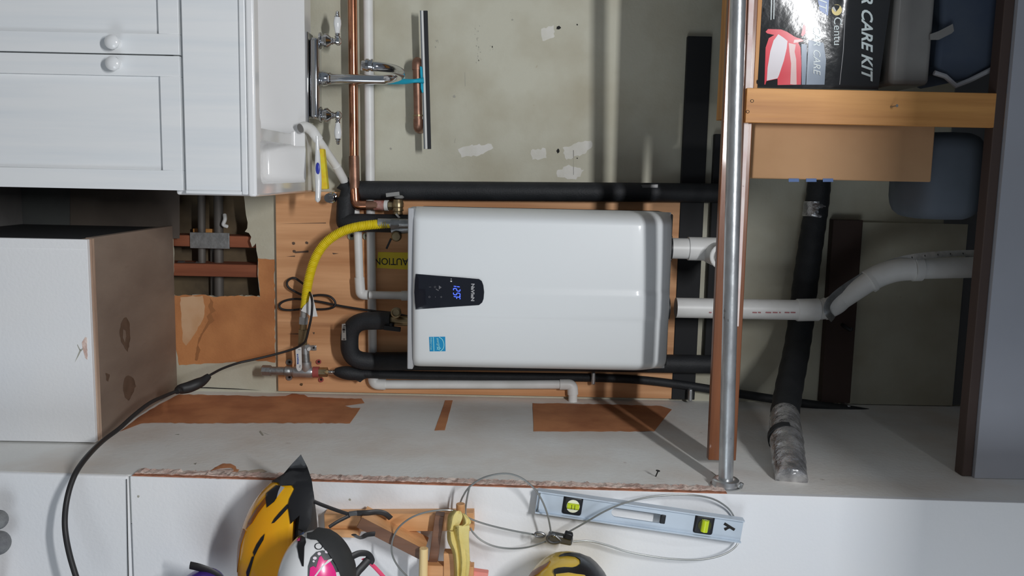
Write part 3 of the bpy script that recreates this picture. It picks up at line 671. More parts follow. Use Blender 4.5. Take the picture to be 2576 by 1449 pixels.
MB().tube(path([(2188, 706, 2.545), (2215, 692, 2.54), (2255, 680, 2.53), (2300, 676, 2.52)]), .0335, 24).build('elbow', M['pvc'], ev)
MB().tube([at(2185, 709, 2.545), at(2193, 704, 2.545)], .0355, 24).build('elbow_rim', M['pvc'], ev)
MB().tube([at(2296, 676.5, 2.52), at(2316, 676, 2.52)], .0362, 24).build('coupling', M['pvc'], ev)
MB().tube([at(2312, 676, 2.52), at(2471, 672, 2.50)], .0305, 24).build('pipe', M['pvc'], ev)
rp = mat('red_pipe_print', (.45, .16, .17), .5)
for x0, x1 in ((1893, 1904), (1907, 1914), (1926, 1940), (1944, 1956), (1960, 1964), (1974, 1986), (1989, 2001), (1784, 1790)):
    MB().bar(at(x0, 786, 2.5297), at(x1, 786.4, 2.5297), .0035, .0012).build('red_print', rp, ev)
sp_ = thing('hanger_strap', 'perforated metal hanger strap looped around the exhaust pipe', 'strap', tuple(at(2080, 790, 2.52)))
SP = path([(2096, 804, 2.54), (2084, 790, 2.515), (2080, 772, 2.52), (2092, 750, 2.53), (2120, 726, 2.54), (2160, 700, 2.55), (2210, 672, 2.55), (2280, 650, 2.52), (2360, 640, 2.44), (2440, 637, 2.32), (2523, 641, 2.20)], 5)
m = MB(); m.tube(SP, .0095, 8, flat=((0, 1, 0), .1)); m.build('strap', M['zinc'], sp_)
for p in SP[26::2]: MB().lathe(p + Vector((0, -.0008, 0)), (0, -1, 0), [(0, .003), (.0006, .003)], 8).build('strap_hole', M['dark'], sp_)

# ---- copper water line and relief valve
cw = thing('copper_water_line', 'bright copper water pipe running level above the faucet', 'pipe', tuple(at(890, 250, 2.69)))
MB().tube([at(879, -700, 2.69), at(891, 400, 2.69)], .0138, 18).build('pipe', M['copper'], cw)
MB().tube([at(890, 392, 2.69), at(890.5, 398, 2.69), at(892.5, 476, 2.685), at(893, 482, 2.685)], [.0150, .0158, .0158, .0150], 18).build('coupling', M['copper_dull'], cw)
MB().tube(bend([at(893, 474, 2.685), at(895, 516, 2.68), at(922, 516, 2.68)], .045, 8), .0158, 18).build('elbow', M['copper'], cw)
MB().tube([at(917, 516, 2.68), at(976, 517, 2.675)], .0142, 18).build('riser', M['copper_dull'], cw)
MB().tube([at(942, 516.5, 2.68), at(968, 517, 2.676)], .0156, 18).build('red_sleeve', mat('red_dope', (.40, .15, .12), .5, 0, (.52, .30, .27), 60), cw)
MB().tube([at(968, 517, 2.675), at(977, 517, 2.674)], .0165, 14).build('tape_wrap', M['paperwhite'], cw)
rv = thing('relief_valve', 'brass relief valve with grey lever beside the heater', 'valve', tuple(at(1000, 520, 2.67)))
MB().lathe(at(977, 517, 2.67), (0, 0, 1), [(0, .0135), (.012, .0135), (.014, .011), (.022, .011)], 6).build('hex_nut', M['brass'], rv)
c = at(1004, 505, 2.66); xdir = (1, 0, -.0)
MB().lathe(at(1001, 502, 2.66), (1, 0, .02), [(0, .014), (.008, .016), (.012, .0175), (.022, .0175), (.024, .015), (.030, .0165), (.034, .0165), (.036, .013), (.044, .015), (.046, .012)], 18).build('body', M['brass'], rv)
MB().tube([at(990, 517, 2.665), at(1004, 517, 2.66)], .011, 12).build('inlet', M['brass'], rv)
MB().tube([at(1002, 546, 2.655), at(1005, 543, 2.655)], .0145, 14).build('seal_ring', M['paperwhite'], rv)
m = MB(); m.bar(at(971, 491, 2.64), at(1005, 487, 2.64), .012, .006); m.lathe(at(1004, 491, 2.652), (1, 0, 0), [(0, .010), (.006, .016), (.010, .012)], 12); m.build('lever', mat('grey_lever', (.30, .30, .29), .5), rv, .001)

# ---- yellow gas connector
gh = thing('gas_connector', 'yellow corrugated gas hose curving down to the shutoff valve', 'hose', tuple(at(870, 580, 2.6)))
hp_ = path([(984, 561.5, 2.60), (960, 563.5, 2.60), (930, 566, 2.605), (900, 570.5, 2.61), (872, 578, 2.615), (845, 591, 2.62), (820, 610, 2.625), (802, 633, 2.63), (789, 660, 2.635), (780, 690, 2.64), (774, 718, 2.645), (770, 745, 2.65), (766, 774, 2.655)], 40)
D_ = [0]
for p, q in zip(hp_, hp_[1:]): D_.append(D_[-1] + (q - p).length)
Lh = D_[-1]; N_ = 440; pts_, rad_ = [], []
j = 0
for i in range(N_ + 1):
    s_ = Lh * i / N_
    while j < len(D_) - 2 and D_[j + 1] < s_: j += 1
    t_ = (s_ - D_[j]) / max(1e-9, D_[j + 1] - D_[j]); pts_.append(hp_[j].lerp(hp_[j + 1], t_))
    amp = .0017 if s_ < Lh * .93 else .0004
    rad_.append(.0130 + amp * math.cos(2 * math.pi * s_ / .0052) if s_ > .012 else .0138)
MB().tube(pts_, rad_, 14).build('hose', M['yellow_hose'], gh, sharp=70)
m = MB(); m.lathe(at(982, 562, 2.60), (0, 0, 1), [(0, .012), (.003, .0155), (.026, .0155), (.028, .013), (.050, .013)], 6); m.build('end_nut', M['zinc'], gh)
m = MB(); m.tube([at(765, 776, 2.655), at(764, 800, 2.66)], .0125, 12); m.tube([at(764, 797, 2.66), at(763, 815, 2.66)], .0150, 6); m.build('end_nut', M['steel'], gh)
m = MB(); m.tube([at(763, 812, 2.66), at(762, 832, 2.665)], .0125, 12); m.tube([at(762.5, 828, 2.663), at(761, 866, 2.668)], .0155, 6); m.build('flare_fitting', M['brass'], gh)
ft = MB()
tgp = [(781, 734), (786, 742), (799, 796), (783, 797), (772, 788), (757, 782), (764, 770), (776, 758)]
ft.decal(tgp, lambda x, y, o: at(x, y, 2.63 + .0006 * (x - 757) - o), .0012); ft.build('paper_tag', M['paperwhite'], gh)

# ---- shutoff valve, tee and iron pipe, black flexible gas line
gv = thing('gas_shutoff_valve', 'grey gas valve with a long white lever handle', 'valve', tuple(at(768, 890, 2.67)))
MB().tube([at(767, 872, 2.672), at(768, 889, 2.672)], .0135, 16).build('body', M['steel'], gv)
MB().tube([at(767, 866, 2.672), at(767, 875, 2.672)], .0155, 6).build('hex_end', M['steel'], gv)
MB().tube([at(768, 887, 2.672), at(770, 912, 2.672)], .0128, 14).build('nipple', M['zinc'], gv)
m = MB(); m.lathe(at(778, 876, 2.665), (.2, -1, 0), [(0, .006), (.01, .006)], 10); q = [at(x, y, 2.644) for x, y in ((743.5, 874), (758.5, 873), (760, 925), (758, 931), (752.5, 934), (748, 931), (745.5, 925))]
m.prism(q, (0, -.0035, 0)); hd = m.build('lever_handle', M['paperwhite'], gv, .001)
m = MB()
for x0, y0, x1, y1 in ((747, 890.5, 750.3, 893.5), (747, 895, 750.6, 897.5), (747.2, 899, 751, 903), (747.4, 904, 751.2, 907.5), (747.6, 908.5, 751.2, 911.5), (747.8, 912.5, 751, 915.8)):
    m.decal(rag([(x0, y0), (x1, y0), (x1, y1), (x0, y1)], .5, 1.2), lambda x, y, o: at(x, y, 2.6402 - o), .0004)
m.build('handle_print', mat('print_navy', (.03, .08, .35), .5), hd)
m = MB(); m.decal([(754, 917), (757, 919), (755, 926), (752, 924)], lambda x, y, o: at(x, y, 2.6402 - o), .0004)
m.decal([(750, 878), (756, 878), (756, 881), (750, 881)], lambda x, y, o: at(x, y, 2.6402 - o), .0004); m.build('handle_print', M['greytext'], hd)
m = MB(); m.box(*[tuple(at(x, y, Y)) for x, y, Y in ((775, 868, 2.729), (796, 882, 2.725))]); m.lathe(at(789, 875, 2.7255), (0, -1, 0), [(0, .009), (.002, .009)], 14); sc_ = m.build('strap_ear', M['steel'], gv, .002)
MB().lathe(at(789, 875, 2.7222), (0, -1, 0), [(0, .0035), (.001, .003)], 8).build('screw', M['dark'], sc_)
gt = thing('gas_pipe_tee', 'grey iron gas pipe with capped end and tee', 'pipe', tuple(at(720, 934, 2.68)))
MB().tube([at(659, 932, 2.68), at(661, 932, 2.68), at(681, 932.5, 2.68), at(682, 932.5, 2.68)], [.014, .0175, .0175, .016], 8).build('end_cap', M['zinc'], gt)
MB().tube([at(679, 932.5, 2.68), at(740, 934, 2.68)], .0130, 14).build('nipple', M['zinc'], gt)
MB().tube([at(716, 933.5, 2.68), at(718, 933.5, 2.68), at(729, 934, 2.68), at(732, 934, 2.68)], [.013, .0155, .0155, .013], 14).build('pipe_strap', M['zinc'], gt)
for y in (911, 949):
    e = MB().lathe(at(728, y, 2.729), (0, -1, 0), [(0, .010), (.004, .010)], 14).build('strap_ear', M['zinc'], gt); MB().lathe(at(728, y, 2.7242), (0, -1, 0), [(0, .004), (.001, .0035)], 8).build('screw', M['dark'], e)
m = MB(); m.tube([at(738, 935, 2.68), at(742, 935, 2.68), at(784, 936, 2.68), at(788, 936, 2.68)], [.0155, .0175, .0175, .0155], 16); m.tube([at(771, 934, 2.68), at(770, 915, 2.675), at(770, 910, 2.675)], [.0165, .0170, .0165], 16); m.build('tee', M['steel'], gt)
bg_ = thing('black_gas_line', 'thin black gas line running up beside the heater from a red clamp', 'hose', tuple(at(1000, 945, 2.69)))
MB().tube([at(788, 936, 2.68), at(803, 936, 2.68)], .0172, 16).build('red_clamp', M['red'], bg_)
for x, y in ((802, 910), (808, 955)):
    e = MB().lathe(at(x, y, 2.729), (0, -1, 0), [(0, .008), (.004, .008)], 12).build('clamp_ear', M['red'], bg_); MB().lathe(at(x, y, 2.7242), (0, -1, 0), [(0, .004), (.001, .0035)], 8).build('screw', M['dark'], e)
MB().tube([at(803, 936, 2.68), at(824, 936, 2.68)], .0150, 6).build('brass_nut', M['brass'], bg_)
MB().lathe(at(815, 936, 2.662), (0, 0, 1), [(0, .0005), (.009, .0065), (.013, .0065)], 12).build('brass_tip', mat('bright_brass', (.82, .70, .42), .25, .7), bg_)
fx = [at(822 + .5 * i, 936, 2.678) for i in range(60)]
MB().tube(fx, [.0075 + .0012 * math.cos(2 * math.pi * i * .5 / 4.2) for i in range(60)], 12).build('steel_bellows', M['chrome'], bg_, sharp=70)
gl = path([(848, 936, 2.68), (880, 938, 2.685), (940, 941, 2.69), (1060, 944, 2.70), (1250, 947, 2.715), (1480, 950, 2.725), (1600, 955, 2.725), (1700, 966, 2.725), (1800, 981, 2.72), (1940, 1003, 2.70), (2040, 1017, 2.69), (2127, 1029, 2.69), (2250, 1049, 2.69), (2470, 1082, 2.69)], 8)
n = len(gl); MB().tube(gl, .0135, 12).build('line', M['rubber'], bg_)
MB().tube(path([(842, 935, 2.68), (862, 937, 2.68), (890, 940, 2.685), (918, 943, 2.69), (930, 944, 2.69)]), [.010 + .012 * math.sin(math.pi * min(1, i / 20)) for i in range(25)], 14).build('tape_wrap', M['rubber'], bg_)
MB().decal([(868, 948), (890, 949), (921, 950), (906, 962), (898, 958)], lambda x, y, o: at(x, y, 2.69 - o), .002).build('tape_tail', M['rubber'], bg_)
for x, y in ((1492, 950), (1735, 992), (2127, 1029)):
    q = at(x, y, 2.71); d_ = .019
    e = MB().box((q[0] - .020, q[1] - .016 + (.0 if x < 2000 else -.012), q[2] - .006), (q[0] + .020, q[1] + .018, q[2] + .006)).build('pipe_clip', M['steel'], bg_, .004)
e = MB().lathe(at(2127, 1003, 2.745), (0, -1, 0), [(0, .011), (.003, .011)], 14).build('clip_ear', M['zinc'], bg_); MB().lathe(at(2127, 1003, 2.741), (0, -1, 0), [(0, .004), (.001, .0035)], 8).build('screw', M['dark'], e)

# ---- insulated water pipes
ip = thing('insulated_pipe', 'black foam insulated water pipe running up left of the heater', 'pipe', tuple(at(900, 480, 2.69)), 'black foam insulated pipes')
MB().tube(bend([at(1030, 563, 2.66), at(880, 560, 2.675), at(868, 560, 2.68), at(871, 500, 2.70)], .05, 8), .0280, 18).build('foam_sleeve', M['rubber'], ip)
MB().tube([at(867, 525, 2.695), at(880, 478, 2.705), at(868, 470, 2.71), at(874, 446, 2.712)], [.026, .027, .026, .004], 14).build('foam_sleeve', M['rubber'], ip)
MB().tube([at(882, 479, 2.705), at(905, 479, 2.705), at(1200, 481, 2.705), at(1640, 484, 2.70), at(1830, 486, 2.70)], .0295, 18).build('foam_sleeve', M['rubber'], ip)
MB().decal([(1613, 465), (1655, 464), (1655, 475), (1618, 476)], lambda x, y, o: at(x, y, 2.676 - o), .001).build('tape_label', mat('clear_tape', (.16, .16, .16), .3), ip)
ip2 = thing('insulated_pipe', 'black foam insulated U-bend pipe under the heater, right side', 'pipe', tuple(at(880, 850, 2.66)), 'black foam insulated pipes')
MB().tube(bend([at(985, 806, 2.62), at(879, 808, 2.64), at(879, 905, 2.665), at(960, 911, 2.69)], .062, 9), .0275, 18).build('foam_sleeve', M['rubber'], ip2)
MB().tube([at(945, 909, 2.685), at(1200, 908, 2.70), at(1500, 912, 2.70), at(1830, 917, 2.70)], .0290, 18).build('foam_sleeve', M['rubber'], ip2)
m = MB(); m.decal([(860, 815), (869, 814), (871, 856), (859, 856)], lambda x, y, o: at(x, y, 2.622 + .0012 * (865 - x) - o), .001); lb = m.build('printed_label', mat('label_grey', (.52, .51, .48), .6), ip2)
m = MB()
for y0, y1, x0, x1 in ((818, 820, 864, 869), (822, 824, 863, 868), (826, 832, 862, 868), (834, 836, 863, 867), (852, 854, 863, 868)): m.decal([(x0, y0), (x1, y0), (x1, y1), (x0, y1)], lambda x, y, o: at(x, y, 2.6196 + .0012 * (865 - x) - o), .0004)
m.build('label_print', M['cord'], lb)
vb_ = thing('service_valve', 'dark brass service valve with round port under the heater', 'valve', tuple(at(1000, 800, 2.61)))
MB().tube([at(980, 806, 2.62), at(1040, 808, 2.60)], .0150, 14).build('body', M['brass'], vb_)
MB().lathe(at(999, 783, 2.61), (0, -1, .0), [(0, .012), (.02, .012), (.022, .0155), (.030, .0155), (.032, .011), (.026, .010)], 18).build('hose_port', M['brass'], vb_)
MB().bar(at(965, 824, 2.59), at(1008, 829, 2.59), .014, .008).build('lever', M['black'], vb_, .002)
MB().tube([at(985, 815, 2.60), at(985, 824, 2.595)], .008, 10).build('stem', M['black'], vb_)
q = thing('service_valve', 'brass service valve cap under the heater by the yellow hose', 'valve', tuple(at(1000, 585, 2.63)))
MB().lathe(at(999, 594, 2.64), (0, -1, 0), [(0, .015), (.022, .015), (.025, .012)], 18).build('cap', M['brass'], q)
MB().tube([at(1040, 572, 2.64), at(985, 578, 2.64)], .016, 14).build('body', M['zinc'], q)
MB().bar(at(984, 600, 2.62), at(972, 626, 2.62), .006, .004).build('lever', M['black'], q, .001)

# ---- white plastic pipes
wp = thing('white_plastic_pipe', 'white plastic pipe on the wall that turns up beside the heater', 'pipe', tuple(at(930, 300, 2.72)))
MB().tube([at(918, -700, 2.722), at(931, 455, 2.716)], .0148, 16).build('pipe', M['pvc'], wp)
MB().tube([at(931, 453, 2.716), at(938, 940, 2.714)], .0142, 16).build('pipe', M['pvc'], wp)
MB().tube(bend([at(938, 932, 2.714), at(939, 966, 2.712), at(970, 967, 2.712)], .025, 7), .0175, 16).build('elbow', M['pvc'], wp)
MB().tube([at(964, 967, 2.712), at(1425, 967, 2.712)], .0142, 16).build('pipe', M['pvc'], wp)
MB().tube(bend([at(1408, 967, 2.712), at(1440, 967, 2.712), at(1441, 992, 2.712)], .028, 7), .0172, 16).build('elbow', M['pvc'], wp)
MB().tube([at(1441, 988, 2.712), Vector((.712, 2.712, at(1441, 1010, 2.712)[2]))], .0142, 16).build('pipe', M['pvc'], wp)
dp = thing('condensate_drain_pipe', 'white plastic drain pipe from the heater to a spout over the sink', 'pipe', tuple(at(900, 650, 2.69)))
def seg_(a, b, r, nm): MB().tube([at(*a), at(*b)], r, 16).build(nm, M['pvc'], dp)
seg_((1035, 744, 2.68), (930, 742, 2.69), .0125, 'pipe')
seg_((1010, 744, 2.68), (1040, 744, 2.68), .0155, 'coupling')
MB().tube(bend([at(925, 742, 2.69), at(907, 741, 2.69), at(904, 698, 2.69)], .028, 7), .0155, 16).build('elbow', M['pvc'], dp)
seg_((904.5, 705, 2.69), (900, 580, 2.69), .0128, 'pipe')
MB().tube(path([(900, 582, 2.69), (897, 555, 2.70), (888, 500, 2.712), (868, 460, 2.71)]), .0128, 14).build('pipe', M['pvc'], dp)
seg_((870, 462, 2.71), (846, 418, 2.66), .0132, 'pipe')
seg_((848, 421, 2.665), (798, 348, 2.60), .0125, 'pipe')
MB().tube(path([(801, 352, 2.602), (792, 338, 2.595), (782, 326, 2.585), (768, 319, 2.57), (757, 322, 2.56)], 5), .0152, 16).build('spout_elbow', M['pvc'], dp)
MB().lathe(at(757.5, 322, 2.561), (at(752, 324, 2.555) - at(760, 321, 2.564)), [(0, .0130), (.0035, .0130)], 16).build('spout_mouth', mat('mouth_grey', (.22, .21, .20), .7), dp)
for x in (885, 923):
    e = MB().lathe(at(x, 594, 2.7295), (0, -1, 0), [(0, .012), (.006, .012)], 14).build('strap_ear', mat('green_grey', (.34, .36, .28), .6), dp); MB().lathe(at(x, 593, 2.7228), (0, -1, 0), [(0, .005), (.001, .004)], 8).build('screw', M['dark'], e)

# ---- caution sticker
cs = MB(); pl = [(951, 634), (1060, 636), (1062, 680), (948, 674)]
cs.decal(pl, on_ply, .0008); cs = cs.build('warning_label', M['yellow'])
tag(cs, 'yellow warning label reading CAUTION stuck on the plywood, turned sideways', 'label')
text('caution_print', 'CAUTION', mat('print_black2', (.02, .02, .02), .5), cs, on_ply(1043, 651, .001), .0305, right=(0, 0, -1), up=(1, 0, .02), sx=.92, bold=.0003)

# ================================================================ SQUEEGEE ON ITS COPPER BAR
cbp = thing('copper_hanging_bar', 'short dull copper bar on the wall holding a squeegee', 'bar', tuple(at(1050, 240, 2.69)))
MB().tube([at(1049, 168, 2.685), at(1052, 312, 2.685)], .0128, 16).build('tube', M['copper_dull'], cbp)
e0 = at(1049, 155, 2.685); e1 = at(1052, 322, 2.685)
MB().tube(bend([at(1049, 176, 2.685), e0, e0 + Vector((0, .064, 0))], .022, 7), .0150, 16).build('elbow', M['copper_dull'], cbp)
MB().tube(bend([at(1052, 300, 2.685), e1, e1 + Vector((0, .064, 0))], .022, 7), .0150, 16).build('elbow', M['copper_dull'], cbp)
MB().tube([at(1051.8, 289, 2.685), at(1051.9, 293, 2.685)], .0153, 16).build('solder_ring', M['brass'], cbp)
sq = thing('squeegee', 'long black squeegee with teal handle hung over the copper bar', 'squeegee', tuple(at(1068, 200, 2.66)))
MB().bar(at(1062.5, 27, 2.672), at(1073, 375, 2.672), .0065, .012).build('channel_edge', M['paperwhite'], sq, .001)
MB().bar(at(1058.5, 27, 2.682), at(1068, 375, 2.682), .004, .010).build('channel_back', M['chrome'], sq, .0005)
MB().bar(at(1070.5, 27, 2.670), at(1079.5, 375, 2.670), .0125, .006).build('rubber_blade', M['black'], sq, .0008)
MB().prism([at(x, y, 2.668) for x, y in ((1056, 166), (1062, 168), (1066, 232), (1061, 234), (1058, 222))], (0, .012, 0)).build('head_clamp', M['teal'], sq, .002)
hp2 = path([(1066, 202, 2.66), (1050, 203, 2.660), (1038, 204, 2.660), (1018, 205, 2.675), (985, 205, 2.70), (950, 204, 2.71)], 6)
n = len(hp2); MB().tube(hp2, [.0088 - .003 * math.sin(math.pi * min(1, i / (n * .6))) for i in range(n)], 12).build('handle', M['teal'], sq)

# ================================================================ ROD, SHELF, POST, BOXES
rd = thing('closet_rod', 'worn galvanised steel rod across the recess in front of the shelf', 'rod', tuple(at(1850, 500, 1.965)))
ra = at(1858, -250, 1.965); rb = at(1825, 1200, 1.965)
zr = (at(1856, 0, 1.965)[2] + at(1826, 1190, 1.965)[2]) / 2
rA = at(1856.5, 0, 1.965); rB = at(1826, 1195, 1.965); dz = (rB[2] - rA[2]) / (rB[0] - rA[0])
r0 = Vector((-1.3, 1.965, rA[2] + dz * (-1.3 - rA[0]))); r1 = Vector((.706, 1.965, rA[2] + dz * (.706 - rA[0])))
MB().tube([r0, r1], .0168, 28).build('rod', M['steel'], rd)
MB().lathe((.7095, r1[1], r1[2]), (-1, 0, 0), [(0, .0365), (.0025, .0365), (.0035, .0318), (.0150, .0305), (.0175, .0275), (.0178, .019)], 32).build('flange_cup', M['flange'], rd)
m = MB(); m.tube([r1 + Vector((-.002, -.028, .026)), r1 + Vector((-.014, -.028, .030))], .005, 6); m.build('flange_screw', M['zinc'], rd)
# cleat board behind the rod, lath strip and shelf
YC = 2.09
def ext_left(p, q, X):                         # carry the line p-q on to the left
    t = (X - p[0]) / (q[0] - p[0]); return p.lerp(q, t)
bl, br_ = at(1813, 450, YC), at(1781, 1172, YC); tl, tr_ = at(1886, 450, YC), at(1852, 1150, YC)
XE = .690
cl = MB().prism([ext_left(bl, br_, -1.3), ext_left(bl, br_, XE), ext_left(tl, tr_, XE), ext_left(tl, tr_, -1.3)], (0, .02, 0)).build('shelf_cleat', M['shelfwood'], bevel=.002)
tag(cl, 'red-brown varnished board running right behind the steel rod', 'board')
ll, lr = at(1872, 310, YC - .009), at(1855, 750, YC - .009); ul, ur = at(1883, 310, YC - .009), at(1862, 750, YC - .009)
xr = at(1860, 820, YC)[0]
m = MB().prism([ext_left(ll, lr, -1.3), ext_left(ll, lr, xr), ext_left(ul, ur, xr), ext_left(ul, ur, -1.3)], (0, .0085, 0)).build('lath_strip', M['lath'], bevel=.001); tag(m, 'pinkish white wood strip just above the steel rod', 'strip')
zc1 = ext_left(tl, tr_, -.1)[2]
zs0 = at(1902, 100, YC)[2]
sh = thing('storage_shelf', 'thin plywood shelf under the black boxed kit', 'shelf', (-.7, 2.2, zs0))
XS = at(1895, 284, YC)[0] - .004
MB().box((-1.3, YC + .0205, zs0), (XS, YC + .36, zs0 + .0150)).build('shelf_board', M['pine_x'], sh, .001)
MB().box((-1.3, YC + .0205, zs0 - .04), (XS, YC + .035, zs0 - .0005)).build('shelf_batten', M['shelfwood'], sh, .001)
for x, y in ((1921, 25), (1905, 206)):
    MB().decal(ell(x, y, 2, 5.5, 8), lambda x, y, o: at(x, min(y, 216), YC + .0205 - o), .0008).build('nail_hole', M['dark'], sh)
YP = 2.062
ps = MB().box((at(1880, 221, YP)[0], YP + .0005, at(1877, 268, YP)[2]), (at(1880, 308, YP)[0], YP + .019, 2.6692)).build('upright_post', M['pine'], bevel=.0012)
tag(ps, 'upright pine board rising from the rod between the boxes', 'post')
for x, y in ((1892, 254), (1881, 281)):
    MB().decal(ell(x, y, 4.6, 4.2, 12), lambda x, y, o: at(x, y, YP + .0005 - o), .0006).build('screw_hole', M['dark'], ps)
    MB().decal(ell(x, y, 3.0, 2.8, 12), lambda x, y, o: at(x, y, YP - .0002 - o), .0004).build('screw_head', M['pine_x'], ps)
m = MB(); m.tube([at(2240, 269, YP + .001), at(2256, 266, YP - .022)], .0016, 8); m.lathe(at(2256, 266, YP - .022), at(2256, 266, YP - .022) - at(2240, 269, YP + .001), [(0, .0034), (.0012, .0034)], 10); m.build('bent_nail', M['zinc'], ps)

# boxed car care kit, printed face leaning slightly forward
kt = thing('boxed_kit', 'glossy black boxed kit with red bottle picture on the shelf', 'box', (at(1908, 100, 2.1)[0] - .1, 2.2, zs0 + .0150))
KZ0 = zs0 + .0155; KX1 = at(1920, 214, 2.10)[0]; KX0 = KX1 - .46; KF = 2.140
KZm = at(2128, 120, 2.10)[2]; KZ1 = at(2247, 120, 2.085)[2]
def ky(x, z):                                  # the glossy face bellies forward; the lid strip above stands straight
    T = KZm - KZ0; t = min(1, (z - KZ0) / T); v = max(-.5, min(1.1, 1 - (KX1 - x) / .2))
    return KF - T * (.045 * t + .26 * (t * t / 2 - (.42 + .43 * v) * t)) + .05 * (x - KX1) + .03 * max(0, z - KZm)
m = MB(); nx, nz = 20, 26; Gk = [[m.bm.verts.new((KX0 + (KX1 - KX0) * i / nx, ky(KX0 + (KX1 - KX0) * i / nx, KZ0 + (KZ1 - KZ0) * j / nz), KZ0 + (KZ1 - KZ0) * j / nz)) for i in range(nx + 1)] for j in range(nz + 1)]
for A, B in zip(Gk, Gk[1:]):
    for q in range(nx): m.bm.faces.new((A[q], A[q + 1], B[q + 1], B[q]))
rim = Gk[0] + [r[-1] for r in Gk[1:]] + Gk[-1][-2::-1] + [r[0] for r in Gk[-2:0:-1]]
bk = [m.bm.verts.new((v.co[0], v.co[1] + .20, v.co[2])) for v in rim]; k = len(rim)
for i in range(k): m.bm.faces.new((rim[i], rim[(i + 1) % k], bk[(i + 1) % k], bk[i]))
m.bm.faces.new(bk); m.build('carton', M['kit'], kt, sharp=50)
def on_k(px, py, o=0):
    Y = 2.10
    for _ in range(5): p = at(px, py, Y); Y = ky(p[0], p[2])
    return at(px, py, Y - o)
def kd(poly, m_, name, o=.0007, g=18):
    return MB().decal(poly, on_k, o, g).build(name, M[m_], kt)
kd([(1926, 80), (1932, 73), (1965, 74), (1980, 80), (2000, 93), (2018, 99), (2021, 103), (2008, 107), (2014, 120), (2016, 160), (2015, 213), (1956, 214), (1956, 198), (1928, 204), (1925, 213), (1923, 213), (1926, 120), (1934, 96), (1948, 88), (1930, 84)], 'kitred', 'bottle_print')
kd([(1958, 86), (1970, 94), (1981, 103), (1979, 122), (1972, 152), (1960, 188), (1956, 197), (1929, 203), (1931, 170), (1938, 128), (1946, 102)], 'kitlabel', 'bottle_label_print', .0011)
kd([(1984, 108), (2002, 112), (1999, 130), (2003, 150), (2004, 213), (1988, 213), (1990, 160), (1986, 130)], 'kitpink', 'bottle_shine_print', .0011)
kd([(1998, 100), (2018, 99), (2020, 102), (2006, 107), (1996, 108)], 'kitpink', 'bottle_cap_print', .0011)
kd([(2022, 62), (2027, 66), (2026, 84), (2019, 92), (2015, 88)], 'kitred', 'spray_tip_print')
kd([(2016, 110), (2030, 112), (2029, 165), (2026, 213), (2017, 213)], 'kitgrey', 'cloth_print')
kd([(2034, 100), (2072, 108), (2078, 150), (2074, 213), (2028, 213)], 'kitgrey', 'lower_panel_print')
kd([(2056, -8), (2086, -8), (2083, 40), (2062, 26)], 'kitblue', 'blue_band_print')
kd(ell(2105, 25, 13, 14), 'kitgold', 'round_emblem', .0009); kd([(2096, 24), (2103, 30), (2111, 20), (2113, 14), (2104, 12), (2094, 14)], 'kit', 'round_emblem_notch', .0013); kd([(2093, 20), (2101, 30), (2104, 28), (2098, 16)], 'paperwhite', 'round_emblem_mark', .0015)
def ktx(nm, body, px, py, size, m_, sx=1, shear=0, bold=0, o=.0012, ext=.0004):
    p = on_k(px, py, o); q = on_k(px + 6, py, o); r = on_k(px, py + 6, o)
    return text(nm, body, M[m_], kt, p, size, right=(r - p), up=(q - p), sx=sx, shear=shear, bold=bold, ext=ext)
tx = ktx('front_print', 'CAR CARE KIT', 2168, -77, .037, 'kitsilver', 1.02, .35, .0008)
ktx('brand_print', 'Centu', 2098, 42, .025, 'kitsilver', 1.05)
ktx('lower_print', 'CAR CARE', 2046, 64, .024, 'kitsilver', .98, .3)
ktx('lower_print', 'KIT', 2060, -28, .026, 'kitsilver', 1.2, .3)
m = MB(); m.decal([(1940, -20), (1942.5, -20), (1940.5, 50), (1938.5, 50)], on_k, .0008, 20); m.decal([(1947, -20), (1949, -20), (1947.5, 48), (1945.5, 48)], on_k, .0008, 20); m.build('fine_print', M['kitsilver'], kt)
m = MB(); m.decal([(2128, -10), (2129.4, -10), (2122, 130), (2113, 213), (2111.5, 213), (2120.5, 130)], on_k, .0008, 20); m.build('fold_line', M['greytext'], kt)

# cardboard carton
cbx = thing('cardboard_box', 'plain tan cardboard box with three blue marks beside the pine post', 'box', (0, 2.2, zc1))
a = at(1886, 300, 2.115); b = at(2342, 458, 2.115)
MB().box((a[0] - .02, 2.115, zs0 + .0155), (b[0], 2.36, b[2])).build('carton', M['cardboard'], cbx, .003)
for x in (1997, 2041, 2083):
    MB().decal([(x - 13, 449), (x + 13, 449), (x + 13, 462), (x - 13, 462)], lambda x, y, o: at(x, min(y, 457.5), 2.115 - o), .0006).build('blue_mark', M['blueprint'], cbx)

# bags and sheets stuffed above
bg2 = thing('clear_storage_bag', 'grey clear plastic bag stuffed above the boxed kit', 'bag', tuple(at(2300, 100, 2.1)))
a = at(2249, 60, 2.12); b = at(2350, 60, 2.12)
m = MB(); m.box((-.95, 2.12, a[2]), (at(2300, 214, 2.12)[0], 2.40, b[2])); m.build('bag_side', M['film'], bg2, .012, 3)
m = MB(); m.prism([at(x, y, 2.115) for x, y in ((2340, 86), (2362, 78), (2397, 60), (2400, 78), (2394, 84), (2362, 100), (2340, 100))], (0, .004, 0)); m.build('bag_tab', M['film'], bg2)
nb = thing('folded_navy_tarp', 'folded navy blue tarp with pale piped edge above the grey bag', 'tarp', tuple(at(2440, 100, 2.15)))
m = MB(); m.prism([at(x, y, 2.13) for x, y in ((2369, -160), (2369, 60), (2360, 110), (2354, 178), (2408, 204), (2440, 198), (2512, 160), (2560, 100), (2560, -160))], (0, .2, 0)); m.build('folded_cloth', M['bluefabric'], nb, .012, 3)
